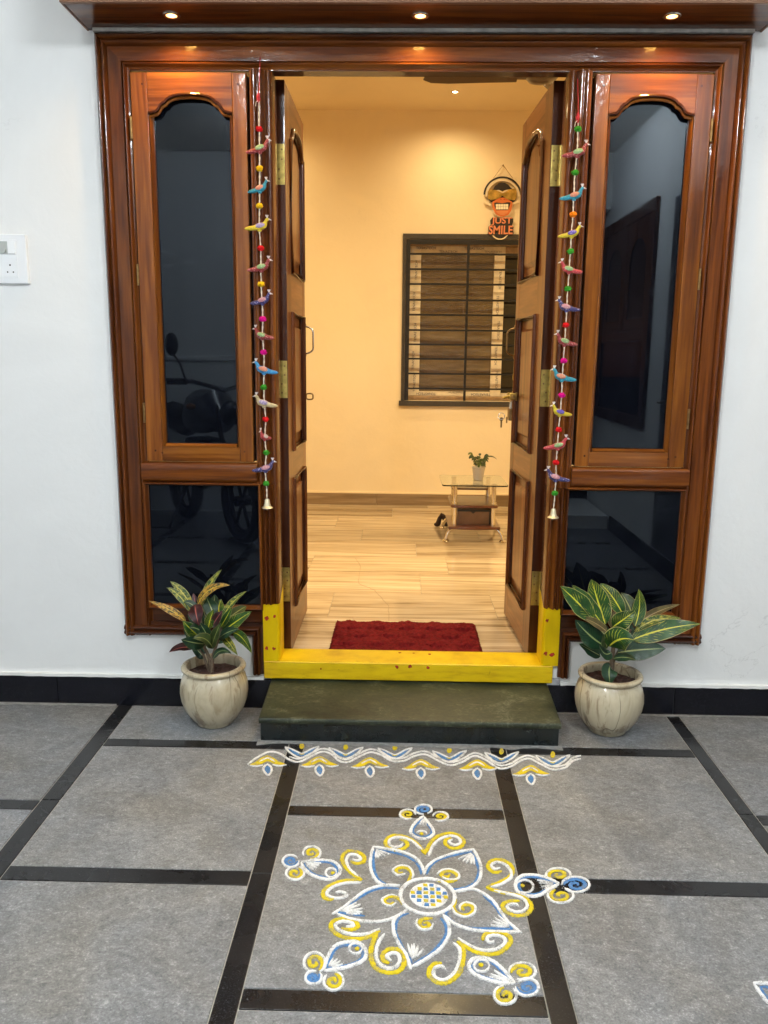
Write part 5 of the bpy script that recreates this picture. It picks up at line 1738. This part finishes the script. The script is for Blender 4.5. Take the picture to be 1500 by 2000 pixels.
KA = .226667
A_ = lambda pts: [fl(540 + KA * x, 1550 + KA * y) for x, y in pts]
B2 = lambda pts: [fl(820 + KA * x, 1550 + KA * y) for x, y in pts]
rg = thing('flower_rangoli', 'large five-petalled flower rangoli in white, yellow and blue powder on the grey slabs', 'rangoli', (.07, -1.03, 0))


def strokes(name, lst, kind, w, par=rg):
    mb = MB()
    for pts in lst: stroke(mb, pts, w, kind)
    return obj(name, mb, M[MATK[kind]], par, smooth=0)


WW, BW, YW = .0086, .0066, .0108
petals = [
    ([A_([(1272, 705), (1258, 640), (1200, 560), (1080, 505), (950, 480), (832, 462)]), A_([(832, 462), (808, 600), (828, 700), (880, 770), (950, 800)])],
     [A_([(1245, 700), (1238, 650), (1195, 590), (1110, 540), (980, 505), (855, 487)]), A_([(842, 490), (834, 580), (845, 670), (880, 740), (960, 790), (1065, 790)])],
     A_, [[(860, 490), (980, 530)], [(860, 500), (940, 545)], [(860, 505), (910, 560)], [(858, 510), (880, 568)], [(855, 510), (855, 560)]]),
    ([A_([(1065, 798), (930, 795), (780, 835), (660, 920), (580, 985), (478, 1045)]), A_([(520, 1040), (640, 1085), (800, 1108), (950, 1095), (1050, 1055), (1125, 1005)])],
     [A_([(1055, 822), (920, 815), (800, 850), (700, 910), (600, 980), (530, 1025)]), A_([(530, 1028), (640, 1040), (760, 1058)])],
     A_, [[(560, 1020), (690, 945)], [(575, 1023), (725, 960)], [(590, 1027), (742, 995)], [(600, 1033), (740, 1025)], [(600, 1040), (720, 1045)]]),
    ([A_([(1065, 1055), (1010, 1100), (1012, 1200), (1060, 1310), (1120, 1400), (1158, 1525)]), A_([(1160, 1500), (1240, 1460), (1350, 1390), (1430, 1320), (1485, 1220), (1482, 1130), (1435, 1050)])],
     [A_([(1140, 1035), (1070, 1062), (1030, 1130), (1035, 1220), (1090, 1330), (1150, 1430), (1175, 1472)]), A_([(1180, 1470), (1240, 1435), (1340, 1370), (1430, 1270), (1462, 1200), (1455, 1130), (1415, 1075)])],
     A_, [[(1170, 1430), (1130, 1300)], [(1178, 1425), (1165, 1310)], [(1185, 1420), (1185, 1300)], [(1195, 1415), (1220, 1310)], [(1210, 1410), (1265, 1345)]]),
    ([B2([(35, 703), (60, 640), (130, 580), (240, 535), (350, 503), (468, 484)]), B2([(465, 488), (502, 560), (526, 650), (515, 740), (460, 800), (380, 835), (290, 850)])],
     [B2([(58, 700), (90, 630), (170, 570), (300, 535), (445, 503)]), B2([(448, 508), (475, 560), (505, 655), (490, 735), (440, 790), (340, 825), (260, 820)])],
     B2, [[(440, 520), (330, 570)], [(443, 525), (370, 590)], [(447, 528), (400, 605)], [(452, 530), (440, 610)], [(460, 540), (470, 615)]]),
    ([B2([(300, 850), (440, 825), (540, 860), (630, 930), (700, 1030), (770, 1120), (875, 1207)]), B2([(860, 1200), (720, 1196), (550, 1190), (400, 1165), (290, 1120), (210, 1055)])],
     [B2([(545, 885), (640, 965), (720, 1080), (800, 1172)]), B2([(795, 1172), (650, 1166), (450, 1160), (310, 1122), (225, 1045), (245, 1020)])],
     B2, [[(770, 1150), (675, 1055)], [(760, 1150), (650, 1080)], [(750, 1155), (630, 1105)], [(740, 1158), (610, 1140)]]),
]
for wl, bl_, F, fe in petals:
    po = strokes('petal', wl, 'w', WW)
    strokes('blue_shading', bl_, 'b', BW, po)
    strokes('white_ticks', [F(q) for q in fe], 'w', .0062, po)
# centre
cen = fl(835, 1750.5)
def circ(r, n=40, c=None): 
    c = c or cen
    return [(c[0] + r * math.cos(2 * PI * i / n), c[1] + r * math.sin(2 * PI * i / n)) for i in range(n)]
ring = obj('centre_ring', stroke(MB(), circ(.0640), .0095, 'w', True), M['powder_white'], rg, smooth=0)
cc = fl(837.5, 1750)
disc = obj('centre_disc', blob(MB(), circ(.0455, 30, cc), 'w'), M['powder_white'], rg, smooth=0)
for i in range(-3, 3):
    for j in range(-3, 3):
        x = cc[0] + (i + .5) * .0152 + (j % 2) * .001; y = cc[1] + (j + .5) * .0140
        if math.hypot(x - cc[0], y - cc[1]) < .0405:
            q = [(x - .0052, y - .0045), (x + .0052, y - .0048), (x + .0050, y + .0046), (x - .0050, y + .0048)]
            q = [(a_ + random.uniform(-.001, .001), b_ + random.uniform(-.001, .001)) for a_, b_ in q]
            kd = 'y' if (i + j) % 2 else 'b'
            obj('check', MB().prism(q, 'xy', .0015, LEV['w'] + .0006), M[MATK[kd]], disc, smooth=0)
# spirals inside the petals
sm_ = [
    (A_, [(1130, 760), (1165, 700), (1140, 655), (1085, 640), (1030, 660), (1045, 690), (1090, 682)], [(1168, 735), (1176, 690), (1135, 635), (1060, 628), (1003, 665), (1045, 707), (1110, 695)]),
    (B2, [(140, 745), (200, 765), (300, 752), (322, 710), (270, 672), (205, 680), (185, 710), (235, 722), (258, 700)], [(145, 700), (195, 665), (270, 660), (335, 695), (325, 740), (240, 745), (190, 720)]),
    (A_, [(1080, 962), (1062, 915), (990, 892), (935, 912), (932, 940), (975, 962), (1012, 940)], [(1040, 890), (985, 880), (915, 912), (925, 955), (985, 975), (1030, 945)]),
    (B2, [(315, 920), (290, 985), (330, 1035), (410, 1050), (458, 1015), (445, 972), (390, 962), (355, 990), (385, 1008)], [(280, 985), (310, 1040), (400, 1068), (470, 1030), (470, 970), (395, 945), (345, 975), (350, 1010)]),
    (A_, [(1345, 1078), (1255, 1088), (1232, 1125), (1262, 1158), (1315, 1148), (1305, 1117), (1265, 1122)], [(1215, 1085), (1205, 1130), (1250, 1175), (1325, 1170), (1350, 1125)]),
]
for F, yl, wl in sm_:
    so_ = strokes('inner_spiral', [F(yl)], 'y', .0098)
    strokes('white_outline', [F(wl)], 'w', .0066, so_)
# big paired scrolls
sc_ = [
    (A_, [(1285, 530), (1220, 445), (1130, 383), (1020, 360), (952, 395), (945, 450), (1005, 488), (1080, 482), (1128, 450), (1110, 412), (1060, 402)], [(1255, 490), (1160, 410), (1060, 380), (985, 395), (968, 430), (1000, 462), (1060, 460), (1090, 435)]),
    (B2, [(45, 525), (90, 430), (160, 368), (260, 343), (345, 370), (380, 420), (340, 468), (270, 472), (222, 440), (225, 400), (270, 385)], [(75, 545), (115, 450), (190, 388), (280, 368), (340, 395), (348, 432), (295, 447), (250, 420), (280, 400)]),
    (A_, [(738, 748), (650, 690), (585, 620), (567, 550), (610, 500), (690, 505), (752, 540), (748, 590), (690, 607), (640, 585)], [(705, 722), (630, 655), (602, 585), (628, 532), (690, 533), (725, 562), (700, 582), (655, 572)]),
    (A_, [(735, 750), (600, 752), (480, 785), (412, 835), (402, 885), (450, 917), (500, 905)], [(738, 772), (600, 775), (500, 802), (442, 842), (440, 882), (510, 905), (590, 895), (605, 870), (555, 850), (510, 858)]),
    (A_, [(890, 1187), (800, 1237), (690, 1257), (570, 1237), (488, 1190), (468, 1130), (515, 1090), (600, 1085), (682, 1110), (700, 1150), (640, 1178), (560, 1165)], [(888, 1172), (800, 1208), (690, 1220), (590, 1203), (520, 1165), (512, 1130), (570, 1105), (650, 1120), (662, 1145), (600, 1152)]),
    (A_, [(872, 1200), (822, 1310), (815, 1420), (850, 1500), (930, 1543), (1030, 1543), (1092, 1490), (1102, 1410), (1050, 1350), (970, 1345), (915, 1390), (922, 1440), (972, 1468)], [(932, 1213), (878, 1290), (857, 1390), (882, 1465), (950, 1508), (1020, 1500), (1060, 1450), (1050, 1390), (1000, 1380), (950, 1405), (988, 1445)]),
    (B2, [(318, 1280), (368, 1320), (375, 1420), (340, 1540), (260, 1622), (170, 1637), (95, 1590), (78, 1530), (120, 1475), (190, 1465)], [(288, 1292), (345, 1350), (337, 1460), (290, 1560), (220, 1610), (150, 1600), (115, 1555), (135, 1505), (190, 1493), (222, 1520)]),
    (B2, [(338, 1272), (440, 1350), (560, 1387), (680, 1377), (762, 1310), (782, 1250), (720, 1208), (620, 1203), (552, 1228), (545, 1270)], [(328, 1250), (430, 1318), (540, 1355), (660, 1345), (730, 1295), (725, 1250), (650, 1225), (580, 1245), (592, 1285), (642, 1280)]),
    (B2, [(570, 812), (680, 770), (772, 720), (802, 660), (770, 607), (690, 572), (610, 587), (590, 640), (640, 682), (705, 672)], [(610, 812), (700, 785), (782, 730), (782, 670), (740, 620), (670, 595), (615, 620), (642, 655), (692, 645)]),
    (B2, [(570, 815), (720, 857), (850, 882), (932, 920), (962, 985), (920, 1040), (830, 1055), (738, 1020), (713, 960), (770, 933), (860, 930)], [(640, 842), (770, 870), (880, 905), (925, 960), (900, 1010), (830, 1025), (760, 995), (760, 965), (820, 955), (852, 975)]),
]
for F, yl, wl in sc_:
    so_ = strokes('scroll', [F(yl)], 'y', YW)
    strokes('white_line', [F(wl)], 'w', .0084, so_)
# five drops with an eye, each ending in three curls
def spiral(cx, cy, rx, ry, a0, turns, n=22, inner=.12, cw=1):
    return [(cx + rx * (1 - (1 - inner) * i / n) * math.cos(math.radians(a0) + cw * turns * 2 * PI * i / n), cy + ry * (1 - (1 - inner) * i / n) * math.sin(math.radians(a0) + cw * turns * 2 * PI * i / n)) for i in range(n + 1)]
drops = [
    (A_, [(1268, 195), (1200, 252), (1160, 312), (1168, 357), (1230, 388), (1300, 388), (1352, 352), (1345, 308), (1310, 258), (1272, 205)], (1250, 352, 46, 26, 190, 355), (1250, 350), (1268, 140, 66, 36, 90, 1.5, 1), (1132, 182, 58, 34, 60, 1.3, 1), (1412, 200, 58, 32, 130, 1.3, -1), [[(1262, 225), (1232, 272)], [(1267, 225), (1262, 275)], [(1272, 225), (1292, 272)]]),
    (A_, [(212, 592), (290, 586), (400, 578), (490, 592), (543, 640), (543, 690), (490, 738), (400, 738), (300, 703), (240, 648), (212, 600)], (470, 688, 46, 40, 0, 360), (487, 690), (122, 585, 62, 46, 0, 1.5, 1), (302, 515, 66, 48, 100, 1.3, -1), (158, 690, 68, 48, 300, 1.3, 1), [[(250, 605), (385, 605)], [(255, 610), (370, 625)], [(258, 618), (350, 645)], [(262, 628), (320, 660)]]),
    (A_, [(405, 1532), (440, 1420), (500, 1322), (600, 1284), (700, 1286), (762, 1340), (772, 1400), (722, 1457), (600, 1502), (480, 1522), (410, 1532)], (682, 1340, 56, 44, 0, 360), (697, 1342), (318, 1590, 62, 50, 320, 1.5, 1), (325, 1462, 78, 74, 60, 1.3, -1), (490, 1622, 74, 66, 280, 1.35, 1), [[(450, 1490), (490, 1425)], [(460, 1492), (525, 1430)], [(470, 1496), (550, 1450)], [(480, 1502), (570, 1478)]]),
    (B2, [(822, 1640), (750, 1560), (660, 1470), (560, 1423), (460, 1430), (423, 1490), (460, 1552), (560, 1602), (700, 1637), (815, 1640)], (532, 1490, 66, 50, 0, 360), (527, 1482), (925, 1672, 88, 66, 180, 1.5, -1), (885, 1540, 98, 62, 170, 1.35, 1), (738, 1742, 84, 66, 260, 1.35, -1), [[(790, 1628), (640, 1530)], [(780, 1628), (610, 1562)], [(765, 1626), (600, 1588)]]),
    (B2, [(1202, 780), (1110, 737), (1000, 708), (890, 710), (828, 760), (838, 842), (920, 884), (1020, 884), (1110, 832), (1195, 785)], (905, 805, 72, 55, 200, 480), (885, 798), (1345, 790, 105, 58, 180, 1.6, 1), (1195, 705, 92, 48, 120, 1.35, 1), (1215, 882, 95, 55, 240, 1.35, -1), [[(1150, 775), (1010, 750)], [(1150, 782), (1030, 775)], [(1145, 790), (1050, 810)], [(1140, 798), (1075, 828)]]),
]
for F, outl, eye, dot, bs, y1_, y2_, ti in drops:
    do_ = strokes('drop', [F(outl)], 'w', .0092)
    cxm = sum(p[0] for p in outl) / len(outl); cym = sum(p[1] for p in outl) / len(outl)
    strokes('blue_shading', [F([(cxm + (x - cxm) * .84, cym + (y - cym) * .80) for x, y in outl])], 'b', .0070, do_)
    strokes('eye', [F([(eye[0] + eye[2] * math.cos(math.radians(eye[4] + (eye[5] - eye[4]) * i / 20)), eye[1] + eye[3] * math.sin(math.radians(eye[4] + (eye[5] - eye[4]) * i / 20))) for i in range(21)])], 'w', .0058, do_)
    d_ = F([dot])[0]
    obj('pupil', blob(MB(), circ(.0052, 10, d_), 'y', .001), M['powder_yellow'], do_, smooth=0)
    strokes('white_ticks', [F(q) for q in ti], 'w', .0056, do_)
    c3 = strokes('curl', [F(spiral(*bs[:6], cw=bs[6]))], 'b', .0098)
    strokes('white_outline', [F(spiral(bs[0], bs[1], bs[2] * 1.16, bs[3] * 1.2, bs[4], .92, inner=.9, cw=bs[6]))], 'w', .0062, c3)
    for yy in (y1_, y2_):
        c2_ = strokes('curl', [F(spiral(*yy[:6], inner=.15, cw=yy[6]))], 'y', .0092)
        strokes('white_outline', [F(spiral(yy[0], yy[1], yy[2] * 1.2, yy[3] * 1.24, yy[4], .85, inner=.92, cw=yy[6]))], 'w', .0062, c2_)

def spill(par):
    """loose grains beside the drawn lines: nobody could count them"""
    for kd, lst in GRAIN.items():
        mb = MB()
        for x, y in lst:
            q = random.uniform(.0004, .0011); a = random.uniform(0, PI)
            ca, sa = q * math.cos(a), q * math.sin(a)
            mb.add([(x + ca, y + sa, .0011), (x - sa, y + ca, .0011), (x - ca, y - sa, .0011), (x, y, .0018)], [(0, 1, 3), (1, 2, 3), (2, 0, 3)])
        if mb.v:
            o = obj('loose_powder', mb, M[MATK[kd]], par, smooth=0)
            o['kind'] = 'stuff'
        lst.clear()


spill(rg)
# border along the step
KB = .446667
E_ = lambda pts: [fl(480 + KB * x, 1430 + KB * y) for x, y in pts]
bd = thing('border_rangoli', 'wavy border rangoli of small lotus buds along the foot of the step', 'rangoli', (.03, -.36, 0))
wave = [(8, 143), (55, 110), (105, 88), (150, 96), (190, 122), (232, 132), (278, 112), (330, 88), (372, 97), (410, 128), (450, 133), (498, 108), (545, 90), (592, 102), (640, 128), (690, 128), (740, 106), (788, 100), (838, 125), (895, 147), (948, 132), (1000, 106), (1050, 124), (1108, 160), (1160, 152), (1200, 128), (1240, 118), (1290, 142), (1340, 165), (1395, 158), (1430, 128), (1465, 118)]
w2 = [(x, y - 13) for x, y in wave if x > 150]
obj('wavy_line', stroke(MB(), E_(wave), .0078, 'w'), M['powder_white'], bd, smooth=0)
obj('wavy_line', stroke(MB(), E_(w2), .0072, 'w'), M['powder_white'], bd, smooth=0)
for cx, cy in ((95, 130), (322, 133), (542, 138), (765, 146), (1012, 148), (1246, 172)):
    up = [(-78, 14), (-55, 4), (-30, -14), (0, -26), (28, -15), (50, 0), (80, 12)]
    lo = [(55, 14), (25, 8), (0, -2), (-25, 10), (-55, 16)]
    lt = obj('lotus', blob(MB(), E_([(cx + x, cy + y) for x, y in up + lo]), 'y'), M['powder_yellow'], bd, smooth=0)
    strokes('white_outline', [E_([(cx + x, cy + y) for x, y in [(-82, 17), (-50, 21), (-20, 16)]]), E_([(cx + x, cy + y) for x, y in [(84, 15), (52, 20), (22, 14)]]), E_([(cx + x, cy + y) for x, y in [(-36, 2), (0, -14), (32, 2)]])], 'w', .0062, lt)
    dp = [(0, 12), (-17, 26), (-14, 44), (4, 60), (17, 42), (15, 24)]
    bu = obj('bud', blob(MB(), E_([(cx + x * .72, cy + 34 + (y - 34) * .72) for x, y in dp]), 'b'), M['powder_blue'], bd, smooth=0)
    strokes('white_outline', [E_([(cx + x, cy + y) for x, y in dp + [dp[0]]])], 'w', .0066, bu)
for cx, cy in ((245, 84), (437, 88), (652, 90), (890, 102), (1118, 108), (1342, 122)):
    up = [(-68, -16), (-40, -6), (-15, 8), (0, 16), (18, 8), (40, -6), (70, -18)]
    lo = [(45, 12), (18, 24), (-10, 26), (-40, 14)]
    bo = obj('blue_flower', blob(MB(), E_([(cx + x * .86, cy + y) for x, y in [(-68, -12), (-40, -2), (-15, 8), (0, 12), (18, 8), (40, -4), (70, -14), (40, 10), (15, 20), (-10, 21), (-38, 12)]]), 'b'), M['powder_blue'], bd, smooth=0)
    strokes('white_outline', [E_([(cx + x, cy + y) for x, y in [(-74, -18), (-45, -8), (-20, 4), (0, 12), (20, 4), (45, -10), (76, -20)]]), E_([(cx + x, cy + y) for x, y in [(-74, -16), (-50, 8), (-15, 28), (15, 26), (48, 8), (76, -18)]])], 'w', .0060, bo)
    strokes('yellow_tick', [E_([(cx - 14, cy + 8), (cx, cy + 15), (cx + 14, cy + 6)])], 'y', .0055, bo)
    obj('yellow_tip', blob(MB(), E_([(cx - 10, cy - 22), (cx, cy - 36), (cx + 11, cy - 22), (cx + 4, cy - 10), (cx - 7, cy - 11)]), 'y', .0005), M['powder_yellow'], bo, smooth=0)
spill(bd)
# corner of a third drawing at the right-hand edge
cr = thing('corner_rangoli', 'white and blue petal tip of another rangoli at the right edge', 'rangoli', (1.02, -1.25, 0))
F3 = lambda pts: [fl(x, y) for x, y in pts]
pt = obj('petal', stroke(stroke(MB(), F3([(1471, 1921), (1500, 1922), (1560, 1930), (1620, 1960)]), .0085, 'w'), F3([(1472, 1922), (1486, 1942), (1502, 1960), (1550, 1985), (1620, 1990)]), .0085, 'w'), M['powder_white'], cr, smooth=0)
obj('blue_shading', stroke(stroke(MB(), F3([(1484, 1928), (1520, 1931), (1580, 1945)]), .0075, 'b'), F3([(1486, 1930), (1500, 1950), (1540, 1970), (1600, 1978)]), .0075, 'b'), M['powder_blue'], pt, smooth=0)

# ------------------------------------------------------------------ parked motorcycle (mirrored in the left-hand glass)
bk = thing('motorcycle', 'dark motorcycle parked in the porch, seen mirrored in the left glass', 'motorcycle', (-1.05, -2.62, 0))
fw = Vector((-1.06, -2.56, .29)); rw = Vector((-1.66, -3.38, .29))
dv = (fw - rw).normalized(); sd = Vector((-dv.y, dv.x, 0)); upv = Vector((0, 0, 1))
bkm = plain('dark_bike_paint', (.010, .012, .022), .3, coat=.4)


def wheel(c):
    pts = [c + dv * (.245 * math.cos(2 * PI * i / 32)) + upv * (.245 * math.sin(2 * PI * i / 32)) for i in range(32)]
    wh = obj('wheel', MB().tube(pts, .043, 10, closed=True), M['rubber'], bk)
    pts = [c + dv * (.20 * math.cos(2 * PI * i / 32)) + upv * (.20 * math.sin(2 * PI * i / 32)) for i in range(32)]
    rm_ = MB().tube(pts, .012, 6, closed=True)
    for i in range(6):
        a = 2 * PI * i / 6
        rm_.tube([c, c + dv * (.2 * math.cos(a)) + upv * (.2 * math.sin(a))], .011, 6)
    rm_.tube([c - sd * .05, c + sd * .05], .035, 12)
    obj('rim', rm_, M['black_plastic'], wh)


wheel(fw); wheel(rw)
head = fw - dv * .24 + upv * .62
for s_ in (-1, 1):
    obj('fork_leg', MB().tube([fw + sd * (.07 * s_), head + sd * (.07 * s_)], .017, 8), M['black_plastic'], bk)
mgp = [fw + dv * (.30 * math.cos(a)) + upv * (.30 * math.sin(a)) for a in [math.radians(q) for q in range(10, 151, 14)]]
obj('front_mudguard', MB().tube(mgp, .05, 8, flat=.35), bkm, bk)
hb = head + upv * .10
bar_ = obj('handlebar', MB().tube([hb + sd * .36 - dv * .12 + upv * .06, hb + sd * .22 - dv * .02 + upv * .06, hb, hb - sd * .22 - dv * .02 + upv * .06, hb - sd * .36 - dv * .12 + upv * .06], .014, 8), M['black_plastic'], bk)
for s_ in (-1, 1):
    b0 = hb + sd * (.26 * s_) - dv * .03 + upv * .06
    obj('grip', MB().tube([hb + sd * (.25 * s_) - dv * .045 + upv * .06, hb + sd * (.37 * s_) - dv * .125 + upv * .06], .021, 10), M['rubber'], bar_)
    obj('lever', MB().tube([b0, b0 + sd * (.05 * s_) + dv * .05, b0 + sd * (.14 * s_) + dv * .0], .007, 6), M['black_plastic'], bar_)
    m0 = b0 + upv * .24 + sd * (.09 * s_)
    mi = obj('mirror', MB().tube([b0, b0 + upv * .12 + sd * (.04 * s_), m0 - upv * .05], .007, 6), M['black_plastic'], bk)
    mb = MB().ball((0, 0, 0), .045, .012, .075, 14, 10)
    mb.v = [tuple(m0 + sd * v[0] + dv * v[1] + upv * v[2]) for v in mb.v]
    obj('mirror_head', mb, M['black_plastic'], mi)
    ind = b0 - upv * .16 + dv * .06
    mb = MB().ball(tuple(ind), .035, .03, .022, 10, 7)
    obj('indicator', mb, plain('amber_lens', (.22, .08, .01), .3), bk)
hl = head + dv * .08 - upv * .05
head = head - upv * .15
mb = MB().ball((0, 0, 0), .072, .065, .085, 16, 10)
mb.v = [tuple(hl + sd * v[0] + dv * v[1] + upv * v[2]) for v in mb.v]
lamp_ = obj('headlamp', mb, bkm, bk)
tk = []
mb = MB().tube([tuple(head - dv * .02 + upv * .02), tuple(head - dv * .18 + upv * .10), tuple(head - dv * .36 + upv * .09), tuple(head - dv * .52 + upv * .02), tuple(head - dv * .60 - upv * .02)], [.07, .15, .16, .11, .05], 14)
obj('tank', mb, bkm, bk)
obj('seat', MB().tube([tuple(head - dv * .50 + upv * .02), tuple(head - dv * .70 - upv * .01), tuple(head - dv * 1.0 + upv * .02), tuple(head - dv * 1.1 + upv * .04)], [.07, .11, .11, .05], 12, flat=.9), M['rubber'], bk)
eng = head - dv * .36 - upv * .25
mb = MB().box(-.11, .11, -.16, .16, -.15, .15)
mb.v = [tuple(eng + sd * v[0] + dv * v[1] + upv * v[2]) for v in mb.v]
obj('engine', mb, M['black_plastic'], bk, bev=.04, seg=3)
obj('swing_arm', MB().tube([rw + sd * .09, eng - dv * .1], .03, 8).tube([rw - sd * .09, eng - dv * .1], .03, 8), M['black_plastic'], bk)
obj('silencer', MB().tube([eng - upv * .12 - sd * .13, rw - sd * .16 - dv * .05 - upv * .04], [.03, .05], 12), M['steel'], bk)
obj('tail', MB().tube([tuple(head - dv * 1.0 + upv * .0), tuple(head - dv * 1.25 + upv * .06)], [.08, .03], 10), bkm, bk)
obj('side_stand', MB().tube([eng - upv * .1 + sd * .1, (eng + sd * .26 - dv * .1) * 1.0 - upv * (eng.z - .005)], .011, 6), M['black_plastic'], bk)
